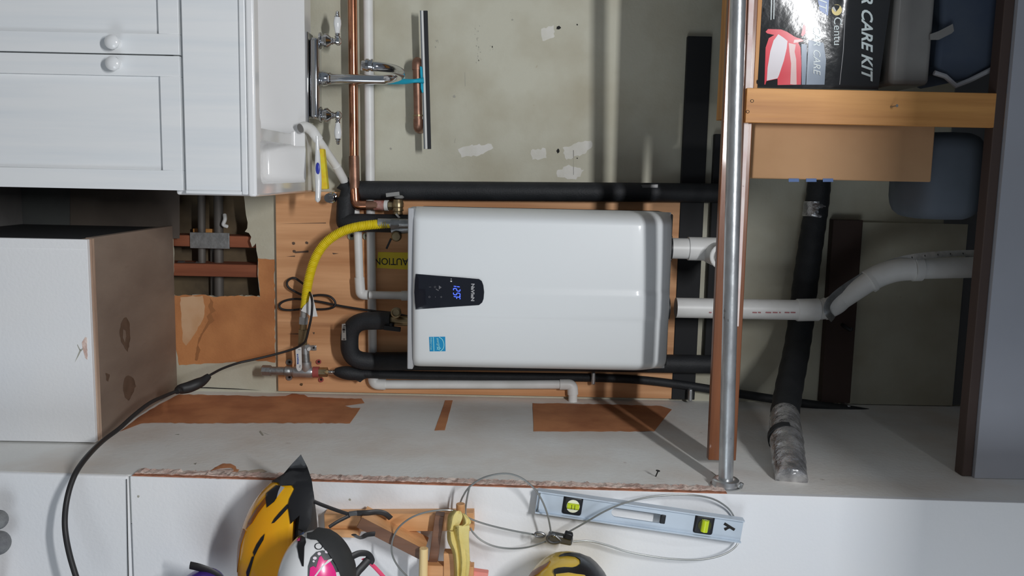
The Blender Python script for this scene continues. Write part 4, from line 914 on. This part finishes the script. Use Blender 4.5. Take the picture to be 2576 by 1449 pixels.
m = MB(); m.tube([at(x, y, 2.122) for x, y in ((2350, 183), (2378, 192), (2405, 216), (2440, 202), (2500, 172), (2540, 140), (2550, 0))], .006, 8); m.build('piped_edge', M['ribbon'], nb)
sb = thing('blue_grey_sheet_roll', 'dark blue-grey bundle behind and above the cardboard box', 'bundle', tuple(at(2420, 440, 2.3)))
a = at(2342, 325, 2.17); b = at(2490, 560, 2.17)
MB().ball(((a[0] + b[0]) / 2, 2.30, (a[2] + b[2]) / 2), (abs(b[0] - a[0]) / 2, .13, abs(b[2] - a[2]) / 2), 20, 14, .45).build('bundle', M['sky_sheet'], sb)

# insulated duct with foil ends
dk = thing('insulated_duct', 'black wrapped duct with foil taped ends slanting to the right wall', 'duct', tuple(at(1990, 950, 2.4)))
DP = path([(2062, 440, 2.705), (2057, 500, 2.705), (2048, 560, 2.70), (2036, 640, 2.69), (2025, 720, 2.675), (2016, 800, 2.655), (2004, 880, 2.59), (1988, 960, 2.45), (1976, 1030, 2.32), (1974, 1060, 2.25)], 6)
n = len(DP); MB().tube(DP, [.0345 + .004 * min(1, i / (n * .5)) + .0010 * math.sin(i * 2.1) for i in range(n)], 18).build('black_wrap', M['rubber'], dk)
DP2 = path([(1975, 1042, 2.285), (1975, 1070, 2.23), (1980, 1120, 2.13), (1985, 1165, 2.06), (1991, 1212, 2.0)], 7)
n = len(DP2); MB().tube(DP2, [.037 + .004 * math.sin(math.pi * i / n) + random.uniform(-.0016, .0016) for i in range(n)], 20).build('foil_end', M['foil'], dk, sharp=80)
MB().tube(path([(1973, 1098, 2.175), (1974, 1103, 2.165), (1975, 1108, 2.155)]), .0425, 20).build('black_band', M['rubber'], dk)
DP3 = path([(2052, 508, 2.7045), (2050, 530, 2.703), (2047, 548, 2.701)], 4)
n = len(DP3); MB().tube(DP3, [.0362 + random.uniform(-.001, .001) for i in range(n)], 18).build('foil_patch', M['foil'], dk, sharp=80)
hk = MB().tube(path([(2112, 812, 2.735), (2126, 822, 2.70), (2140, 830, 2.69), (2142, 824, 2.69)]), .006, 10).build('wall_hook', M['black']); tag(hk, 'small black hook on the dark ledger board', 'hook')

# ================================================================ POWER CORD
pc = thing('power_cord', 'black power cord looped under the heater and hanging down across the white step', 'cord', tuple(at(480, 960, 2.5)))
cp1 = path([(1035, 798, 2.60), (985, 787, 2.665), (945, 783, 2.69), (895, 776, 2.700), (848, 768, 2.708), (810, 760, 2.712), (775, 755, 2.712), (742, 752, 2.715), (716, 757, 2.715), (703, 767, 2.715), (708, 777, 2.715), (730, 780, 2.715), (770, 777, 2.715), (812, 778, 2.712), (838, 773, 2.704), (843, 760, 2.704), (830, 746, 2.704), (805, 742, 2.706), (772, 745, 2.708), (745, 735, 2.71), (725, 722, 2.71), (723, 708, 2.71), (737, 699, 2.71), (752, 706, 2.71), (770, 722, 2.69), (784, 750, 2.605), (784, 790, 2.60), (776, 830, 2.61), (768, 858, 2.62), (754, 870, 2.635), (735, 879, 2.64), (690, 892, 2.63), (640, 904, 2.61), (600, 913, 2.59), (560, 927, 2.55), (533, 941, 2.51), (515, 952, 2.49)], 6)
MB().tube(cp1, .0036, 10).build('thin_cord', M['cord'], pc)
cp2 = path([(450, 982, 2.42), (420, 994, 2.38), (380, 1012, 2.31), (340, 1042, 2.24), (300, 1078, 2.17), (260, 1108, 2.10), (225, 1142, 2.00), (196, 1180, 1.935), (178, 1220, 1.905), (167, 1265, 1.885), (163, 1310, 1.875), (166, 1350, 1.865), (175, 1395, 1.86), (188, 1440, 1.855), (205, 1490, 1.85), (222, 1540, 1.85)], 6)
MB().tube(cp2, [.0048 + .0016 * min(1, i / 40) for i in range(len(cp2))], 12).build('thick_cord', M['cord'], pc)
pk = path([(444, 985, 2.41), (455, 979, 2.43), (475, 974, 2.445), (497, 965, 2.46), (512, 957, 2.475), (526, 945, 2.49)], 5)
n = len(pk); MB().tube(pk, [.006 + .0115 * (math.sin(math.pi * min(.97, (i + .6) / n)) ** .55) * (1 - .25 * i / n) for i in range(n)], 12, flat=((0, 1, .2), .8)).build('plug_body', M['cord'], pc)

# ================================================================ RIGHT-HAND FRONT WALL ITEMS
# spirit level
lv = thing('spirit_level', 'blue-grey aluminium spirit level with three-hole body hung on the white wall', 'level', tuple(on_front(1600, 1300)))
lv['label'] = 'blue-grey aluminium spirit level with two green vials on the white wall'
LO = on_front(1350, 1259, .028); L1 = on_front(1866, 1334, .028)
lu = (L1 - LO).normalized(); ln = Vector((0, -1, -.032)).normalized(); lvv = ln.cross(lu).normalized()
if lvv[0] < 0: lvv = -lvv                      # towards the right of the room = down in the picture
LL = (L1 - LO).length; LH = .0262
def lvp(u, v, n_=0): return LO + lu * u + lvv * v + ln * n_
slot0 = .40; 
m = MB()
def lbox(mb, u0, u1, v0, v1, n0, n1): mb.obox(lvp((u0 + u1) / 2, (v0 + v1) / 2, (n0 + n1) / 2), lu, lvv, ln, abs(u1 - u0) / 2, abs(v1 - v0) / 2, abs(n1 - n0) / 2); return mb
sa, sb2 = LL * .365, LL * .615
lbox(m, 0, LL, LH - .003, LH, -.011, .011)
lbox(m, 0, LL, -LH, -LH + .003, -.011, .011)
lbox(m, 0, sa, -LH + .003, LH - .003, -.0025, .0025); lbox(m, sb2, LL, -LH + .003, LH - .003, -.0025, .0025)
lbox(m, sa, sb2, -LH + .003, -.011, -.0025, .0025); lbox(m, sa, sb2, .011, LH - .003, -.0025, .0025)
m.build('i_beam', M['level'], lv)
m = MB()
for cu, sg in ((sa, 1), (sb2, -1)):            # rounded slot ends
    A = [lvp(cu, v, .0024) for v in (.0112, -.0112)]
    P = [lvp(cu - sg * .0001, .0112, -.0024)] + [lvp(cu + sg * .011 * (1 - math.sin(t)), .0112 * math.cos(t), -.0024) for t in [math.pi * i / 10 for i in range(11)]] + [lvp(cu - sg * .0001, -.0112, -.0024)]
    m.prism(P, ln * .0048)
m.build('slot_end', M['level'], lv)
m = MB(); lbox(m, sb2 - .006, sb2 + .006, -.0105, .0105, -.004, .0045); m.build('slot_plug', M['black'], lv, .002)
for (px, py, vert) in ((1440, 1270, 0), (1770, 1318, 1)):
    p = on_front(px, py, .028); u = (p - LO).dot(lu); v = (p - LO).dot(lvv)
    fr = MB(); lbox(fr, u - .0225, u + .0225, v - .0225, v + .0225, -.008, .0075); fr = fr.build('vial_frame', M['black'], lv, .006, 3)
    c = lvp(u + .001, v, .0076)
    MB().lathe(c, ln, [(0, .0150), (.0012, .0150)], 22).build('vial_window', M['vialpale'] if not vert else mat('vial_window_dark', (.06, .065, .02), .2), fr)
    ax = lu if not vert else lvv
    ax2 = lu if vert == 0 else lvv
    MB().tube([c + ln * .0018 - ax2 * .0135, c + ln * .0018 + ax2 * .0135], .0068 if not vert else .0085, 14).build('vial', M['vial'], fr)
    m = MB(); pv = ln.cross(ax2)
    for s in (-.0035, .0035): m.tube([c + ln * .0072 + ax2 * s - pv * .0052, c + ln * .0088 + ax2 * s * .98, c + ln * .0072 + ax2 * s + pv * .0052], .0006, 6)
    m.build('vial_lines', M['dark'], fr)
m = MB()
for (x0, y0, x1, y1, w_) in ((1822, 1317, 1848, 1333, .0060), (1822, 1331, 1838, 1326, .0052), (1836, 1326, 1824, 1334, .003)):
    m.bar(on_front(x0, y0, .0312), on_front(x1, y1, .0312), w_, .0006)
m.build('marker_letter', M['dark'], lv)
m = MB(); lbox(m, .004, .006, -LH + .003, LH - .003, -.009, .009); m.build('end_cap', mat('end_grey', (.2, .21, .22), .5), lv)

# coiled cable lock
cl_ = thing('cable_lock', 'coiled grey steel cable lock hanging over the level and peg rack', 'lock', tuple(on_front(1400, 1350)))
def cpth(L, n=7): return cr([on_front(x, y, o) for x, y, o in L], n)
cA = cpth([(1155, 1275, .05), (1163, 1252, .06), (1180, 1226, .07), (1210, 1205, .075), (1245, 1194, .08), (1280, 1192, .08), (1312, 1203, .08), (1342, 1227, .075), (1362, 1256, .07), (1376, 1290, .065), (1383, 1320, .06), (1387, 1348, .055)])
cB = cpth([(1182, 1222, .07), (1176, 1248, .068), (1172, 1275, .065), (1172, 1296, .062), (1185, 1306, .06), (1230, 1321, .055), (1290, 1335, .052), (1345, 1345, .05)])
cC = cpth([(1183, 1328, .045), (1192, 1342, .045), (1212, 1360, .045), (1243, 1374, .045), (1285, 1380, .045), (1330, 1376, .05), (1374, 1362, .055)])
cD = cpth([(1172, 1290, .06), (1138, 1284, .075), (1108, 1283, .08), (1070, 1289, .085), (1035, 1302, .09), (1006, 1324, .09), (990, 1350, .09), (985, 1378, .09), (989, 1402, .088), (1003, 1427, .085), (1024, 1450, .08), (1050, 1475, .07)])
cE = cpth([(1418, 1345, .06), (1470, 1316, .062), (1520, 1287, .062), (1570, 1266, .06), (1630, 1251, .055), (1690, 1245, .05), (1745, 1246, .045), (1790, 1254, .035), (1822, 1271, .020), (1842, 1292, .012), (1858, 1330, .010), (1858, 1362, .018), (1840, 1384, .028), (1805, 1400, .035), (1755, 1408, .04), (1690, 1406, .04), (1630, 1398, .04), (1575, 1387, .042), (1525, 1371, .045), (1480, 1361, .05), (1442, 1363, .055)])
for c in (cA, cB, cC, cD, cE): MB().tube(c, .0021, 8).build('cable', M['cable'], cl_)
m = MB(); m.bar(on_front(1378, 1348, .058), on_front(1440, 1360, .058), .021, .018); lk = m.build('lock_body', M['lock'], cl_, .005, 3)
m = MB(); m.bar(on_front(1420, 1344, .066), on_front(1440, 1350, .066), .016, .016); m.build('lock_barrel', M['black'], lk, .003)
m = MB(); m.tube(cr([on_front(x, y, .062) for x, y in ((1348, 1341), (1362, 1341), (1370, 1346), (1364, 1351), (1349, 1349))], 5, True), .0028, 8, True); m.tube(cr([on_front(x, y, .066) for x, y in ((1378, 1350), (1390, 1345), (1400, 1350), (1410, 1362), (1392, 1366), (1378, 1360))], 5, True), .0032, 8, True); m.build('end_loop', M['lock'], cl_)
MB().ball(on_front(1394, 1347, .070), .0040, 10, 8).build('rivet', M['chrome'], lk)

# peg rack
rk = thing('peg_rack', 'beech wood folding peg rack on the white wall', 'rack', tuple(on_front(1000, 1340)))
def slat(x0, y0, x1, y1, w_, o, d, nm='slat', mt='rack', bv=.001): return MB().bar(on_front(x0, y0, o), on_front(x1, y1, o), w_, d, up=(0, 1, .032)).build(nm, M[mt], rk, bv)
slat(820, 1309, 1193, 1307, .042, .016, .030)
sh_ = Vector((0, .0345, 0))
MB().bar(on_front(904, 1314, .0795) + sh_, on_front(1064, 1396, .0795) + sh_, .026, .066, up=(0, 1, .032)).build('slat', M['rack'], rk, .0006)
slat(904, 1314, 1064, 1396, .0258, .0797, .0012, 'dark_front', 'rackdark', 0)  # thin darker sheet over the slat's front face
slat(1107, 1292, 1082, 1470, .020, .044, .026, 'slat', 'rackdark')
slat(822, 1335, 905, 1337, .018, .026, .030)
slat(1070, 1432, 1192, 1436, .030, .062, .026)
slat(1131, 1386, 1131, 1490, .024, .066, .026)
slat(1176, 1416, 1176, 1490, .014, .066, .020)
m = MB().bar(on_front(1186, 1440, .050), on_front(1228, 1446, .050), .016, .02).build('pink_block', mat('pink_block', D(206, 120, 110), .5), rk, .002)
def peg(x0, y0, x1, y1, r, o, nm='peg', mt='rackpeg'): return MB().tube([on_front(x0, y0, o), on_front(x1, y1, o)], r, 18).build(nm, M[mt], rk, .0008)
peg(1158.5, 1267, 1160, 1325, .0098, .075, mt='rack'); peg(1066, 1379, 1064, 1490, .0098, .095)

# yellow cloth strip knotted on the peg
yc = thing('yellow_cloth_strip', 'pale yellow cloth strip knotted around the rack peg', 'cloth', tuple(on_front(1155, 1350, .09)))
def ribbon(L, w_, nm, o0=.0):
    mb = MB(); rows = []
    for x, y, o, dx, wv in cr_r(L): 
        rows.append([mb.bm.verts.new(p) for p in (on_front(x - dx, y, o), on_front(x - dx * .35, y + wv, o + .010), on_front(x + dx * .25, y, o + .004), on_front(x + dx, y + wv, o + .008))])
    for A, B in zip(rows, rows[1:]):
        for q in range(3): mb.bm.faces.new((A[q], A[q + 1], B[q + 1], B[q]))
    ob = mb.build(nm, M['cloth'], yc, sharp=60)
    so = ob.modifiers.new('thick', 'SOLIDIFY'); so.thickness = .0025
    return ob
def cr_r(L, n=5):
    out = []
    for i in range(len(L) - 1):
        a, b, c, d = L[max(i - 1, 0)], L[i], L[i + 1], L[min(i + 2, len(L) - 1)]
        for k in range(n):
            t = k / n; out.append(tuple(.5 * ((2 * b[q]) + (c[q] - a[q]) * t + (2 * a[q] - 5 * b[q] + 4 * c[q] - d[q]) * t * t + (3 * b[q] - a[q] - 3 * c[q] + d[q]) * t ** 3) for q in range(5)))
    out.append(L[-1]); return out
ribbon([(1152, 1284, .088, 8, 2), (1147, 1296, .092, 17, 3), (1142, 1318, .092, 15, 0), (1136, 1335, .09, 9, -2)], 0, 'knot_wrap')
ribbon([(1166, 1292, .087, 4, 0), (1175, 1306, .092, 9, 3), (1172, 1322, .095, 9, -2), (1148, 1330, .096, 6, 2)], 0, 'knot_wrap')
ribbon([(1162, 1322, .098, 20, -1), (1162, 1350, .098, 18, 0), (1166, 1385, .098, 15, 1), (1168, 1420, .098, 14, 0), (1162, 1480, .096, 13, 0)], 0, 'hanging_tail')
ribbon([(1137, 1336, .093, 10, 0), (1141, 1360, .095, 13, 1), (1150, 1392, .095, 9, 0), (1153, 1440, .095, 8, 0), (1152, 1480, .095, 8, 0)], 0, 'hanging_tail')

# helmets
def ray_ell(px, py, c, r, o=0):
    d = ray(px, py); rr = Vector((r[0] + o, r[1] + o, r[2] + o)); p0 = Vector((0, 0, CAMZ)) - c
    A = sum((d[i] / rr[i]) ** 2 for i in range(3)); B = 2 * sum(p0[i] * d[i] / rr[i] ** 2 for i in range(3)); Cc = sum((p0[i] / rr[i]) ** 2 for i in range(3)) - 1
    q = B * B - 4 * A * Cc
    if q < 0:
        t = -B / (2 * A); p = p0 + d * t; k = math.sqrt(sum((p[i] / rr[i]) ** 2 for i in range(3))); return c + p / k
    return c + p0 + d * ((-B - math.sqrt(q)) / (2 * A))
def helm(nm, label, cpx, Y, rpx, ry, shellm, half=None):
    c = at(cpx[0], cpx[1], Y); k = Y / FPX; r = (rpx[1] * k, ry, rpx[0] * k)
    t = thing(nm, label, 'helmet', tuple(c), 'bike helmets hung on the white wall')
    b = MB(); b.ball(c, r, 40, 24)
    if half is not None:
        bmesh.ops.bisect_plane(b.bm, geom=b.bm.verts[:] + b.bm.edges[:] + b.bm.faces[:], plane_co=c + Vector((0, 0, half)), plane_no=(0, 0, 1), clear_outer=True)
    sh_ = b.build('shell', M[shellm], t)
    if half is not None: so = sh_.modifiers.new('t', 'SOLIDIFY'); so.thickness = .006
    def fn(x, y, o=0): return ray_ell(x, y, c, r, o)
    def dec(poly, m_, name, o=.0015, g=12): return MB().decal(poly, fn, o, g).build(name, M[m_], t)
    return t, c, r, fn, dec
hy_, hc, hr, hf, hd_ = helm('bike_helmet', 'large yellow and black bike helmet hanging upside down by its strap', (768, 1418), 1.825, (178, 254), .09, 'hyellow', -.008)
MB().ball(hc + Vector((0, 0, .002)), (hr[0] * .93, hr[1] * .90, .02), 30, 8).build('inner_foam', M['foam'], hy_)
vis = [(757, 1143), (736, 1165), (714, 1191), (697, 1202), (682, 1211), (692, 1213), (701, 1214), (705, 1222), (736, 1221), (741, 1230), (728, 1255), (724, 1274), (731, 1318), (754, 1296), (750, 1330), (770, 1336), (782, 1312), (790, 1250), (784, 1206), (773, 1174)]
def hv(x, y, o=0):                             # the visor leaves the shell towards its point
    p = hf(x, min(max(y, 1150), 1500), o)
    q = at(x, y, p[1]); k = max(0, (1225 - y) / 80)
    return q if k <= 0 else at(x, y, p[1] * (1 - min(1, k)) + (1.825) * min(1, k) - o)
MB().decal(vis, hv, .004, 10, -.003).build('black_visor_band', M['hblack'], hy_, sharp=50)
hd_([(670, 1240), (695, 1220), (705, 1222), (703, 1240), (695, 1254), (690, 1262), (671, 1277), (668, 1255)], 'hblack', 'vent', .002)
hd_([(723, 1268), (727, 1276), (705, 1300), (690, 1315), (683, 1317), (690, 1305), (704, 1288)], 'hblack', 'vent', .002)
hd_([(666, 1343), (663, 1358), (650, 1380), (640, 1400), (636, 1390), (645, 1370), (657, 1352)], 'hblack', 'vent', .002)
hd_([(634, 1400), (640, 1400), (626, 1449), (622, 1465), (619, 1440)], 'hblack', 'vent', .002)
hd_([(668, 1250), (672, 1262), (650, 1290), (634, 1316), (618, 1332), (624, 1312), (645, 1278)], 'horange', 'groove', .0014)
hd_([(706, 1222), (716, 1226), (708, 1236), (696, 1252), (700, 1236)], 'greytext', 'glint_strip', .0024)
hd_([(610, 1330), (618, 1336), (606, 1370), (600, 1410), (596, 1440), (596, 1400), (601, 1362)], 'horange', 'groove', .0014)
def strap(L, r, m_, nm, par, fl=.35): return MB().tube(cr([on_front(*p) for p in L], 5), r, 8, flat=((0, 1, 0), fl)).build(nm, M[m_], par)
strap([(782, 1258, .11), (810, 1270, .10), (845, 1283, .085), (878, 1294, .07)], .0045, 'cord', 'strap', hy_)
strap([(828, 1326, .10), (850, 1312, .085), (880, 1297, .07)], .004, 'cord', 'strap', hy_)
MB().bar(on_front(877, 1293, .072), on_front(899, 1290, .07), .010, .008).build('buckle', M['heater_dark'], hy_, .002)
strap([(898, 1291, .07), (925, 1290, .068), (948, 1288, .06), (968, 1292, .056), (983, 1304, .05)], .0065, 'cord', 'strap', hy_)

hp3, c3, r3, f3, d3 = helm('bike_helmet', "white and pink child's bike helmet with black foam padding", (795, 1475), 1.64, (102, 152), .075, 'hwhite')
d3([(772, 1340), (785, 1338), (800, 1326), (830, 1330), (862, 1342), (884, 1360), (894, 1385), (898, 1420), (897, 1465), (862, 1465), (848, 1425), (822, 1385), (800, 1358), (786, 1357), (772, 1352)], 'foam', 'foam_rim', .006, 9)
d3([(748, 1350), (757, 1346), (768, 1352), (770, 1364), (766, 1375), (764, 1425), (760, 1424), (752, 1402), (747, 1375), (750, 1356)], 'hblack', 'vent', .002)
d3([(746, 1356), (755, 1351), (754, 1360), (748, 1361)], 'hpink', 'vent_lining', .003)
d3([(773, 1470), (775, 1425), (782, 1402), (796, 1388), (812, 1384), (826, 1388), (836, 1402), (852, 1440), (858, 1470)], 'heater_dark', 'flower_field', .0018)
d3([(764, 1470), (778, 1450), (780, 1428), (788, 1424), (795, 1428), (803, 1402), (808, 1398), (816, 1410), (828, 1408), (838, 1424), (850, 1450), (856, 1470)], 'hpink', 'pink_flower', .0032)
m = MB()
for x, y, rx, ry in ((803, 1393, 4.5, 4), (792, 1404, 5, 4), (822, 1388, 5, 4), (789, 1412, 3, 2.6)): m.decal(ell(x, y, rx, ry, 12), f3, .003)
m.build('petal_dots', mat('petal', D(214, 186, 192), .4), hp3)
m = MB(); m.decal([(826, 1408), (838, 1404), (834, 1410), (815, 1424), (795, 1450), (790, 1450), (808, 1426)], f3, .004, 8); m.decal([(845, 1440), (855, 1438), (864, 1470), (850, 1470)], f3, .004, 8); m.build('silver_line', M['paperwhite'], hp3)
m = MB(); ringp = ell(802, 1374, 9.5, 8, 16)
m.tube([f3(x, y, .0022) for x, y in ringp], .0008, 6, True); m.build('round_badge', M['hblack'], hp3)
d3([(752, 1337), (758, 1334), (764, 1338), (760, 1343), (754, 1342)], 'kitblue', 'crown_mark', .002)
strap([(885, 1400, 0.280), (905, 1392, 0.270), (925, 1394, 0.260), (934, 1408, 0.250), (930, 1416, 0.250)], .007, 'cord', 'strap', hp3)
strap([(930, 1405, 0.250), (912, 1425, 0.260), (895, 1445, 0.270), (880, 1480, 0.280)], .008, 'cord', 'strap', hp3)
strap([(890, 1345, 0.260), (905, 1352, 0.210), (925, 1345, 0.190), (943, 1343, 0.180)], .0055, 'cord', 'strap', hp3)
strap([(914, 1406, 0.250), (935, 1420, 0.210), (955, 1440, 0.200), (985, 1475, 0.190)], .0045, 'pinkstrap', 'pink_strap', hp3)

hg, c4, r4, f4, d4 = helm('bike_helmet', 'golden yellow and black bike helmet below the cable lock', (1428, 1515), 1.77, (118, 127), .12, 'hgold')
d4([(1408, 1396), (1420, 1391), (1440, 1389), (1458, 1391), (1470, 1396), (1484, 1400), (1500, 1414), (1525, 1438), (1546, 1470), (1400, 1470), (1396, 1446), (1392, 1438), (1394, 1432), (1404, 1428), (1420, 1426), (1440, 1427), (1452, 1424), (1460, 1418), (1460, 1408), (1450, 1401), (1430, 1398), (1405, 1400)], 'hblack', 'black_panel', .003, 9)
d4([(1340, 1436), (1352, 1428), (1372, 1418), (1384, 1410), (1376, 1424), (1352, 1444), (1330, 1455), (1318, 1455)], 'horange', 'groove', .002)
d4([(1398, 1444), (1430, 1440), (1470, 1446), (1490, 1462), (1480, 1470), (1400, 1470)], 'hgold', 'gold_panel', .004)
hpu, c5, r5, f5, d5 = helm('bike_helmet', 'purple bike helmet at the bottom edge beside the yellow helmet', (500, 1510), 1.79, (66, 72), .10, 'hpurple')
strap([(478, 1422, .14), (500, 1427, .14), (525, 1436, .135), (548, 1450, .13), (575, 1480, .12)], .009, 'cord', 'strap', hpu)

# grey foam grips at the far lower corner
gp = thing('foam_grip', 'grey lumpy foam grip at the bottom left corner of the white wall', 'grip', tuple(on_front(-10, 1330, .05)))
MB().ball(on_front(-8, 1308, .05), (.023, .024, .024), 18, 12).build('foam_lump', M['grip'], gp)
MB().ball(on_front(-6, 1366, .05), (.028, .028, .028), 18, 12).build('foam_lump', M['grip'], gp)
MB().tube([on_front(-14, 1295, .05), on_front(-12, 1460, .05), on_front(-12, 1520, .03)], .010, 12).build('stem', M['lath'], gp)

# nail in the return wall
nl = thing('wall_nail', 'single nail sticking out of the side wall near the rod end', 'nail', tuple(atx(1650, 1203, .71)))
MB().tube([atx(1648, 1202, .716), atx(1655, 1186, .690)], .0016, 8).build('shank', M['dark'], nl)
q = atx(1655, 1185, .690); MB().lathe(q, (-1, 0, .15), [(0, .0050), (.0015, .0050)], 12).build('head', M['dark'], nl)
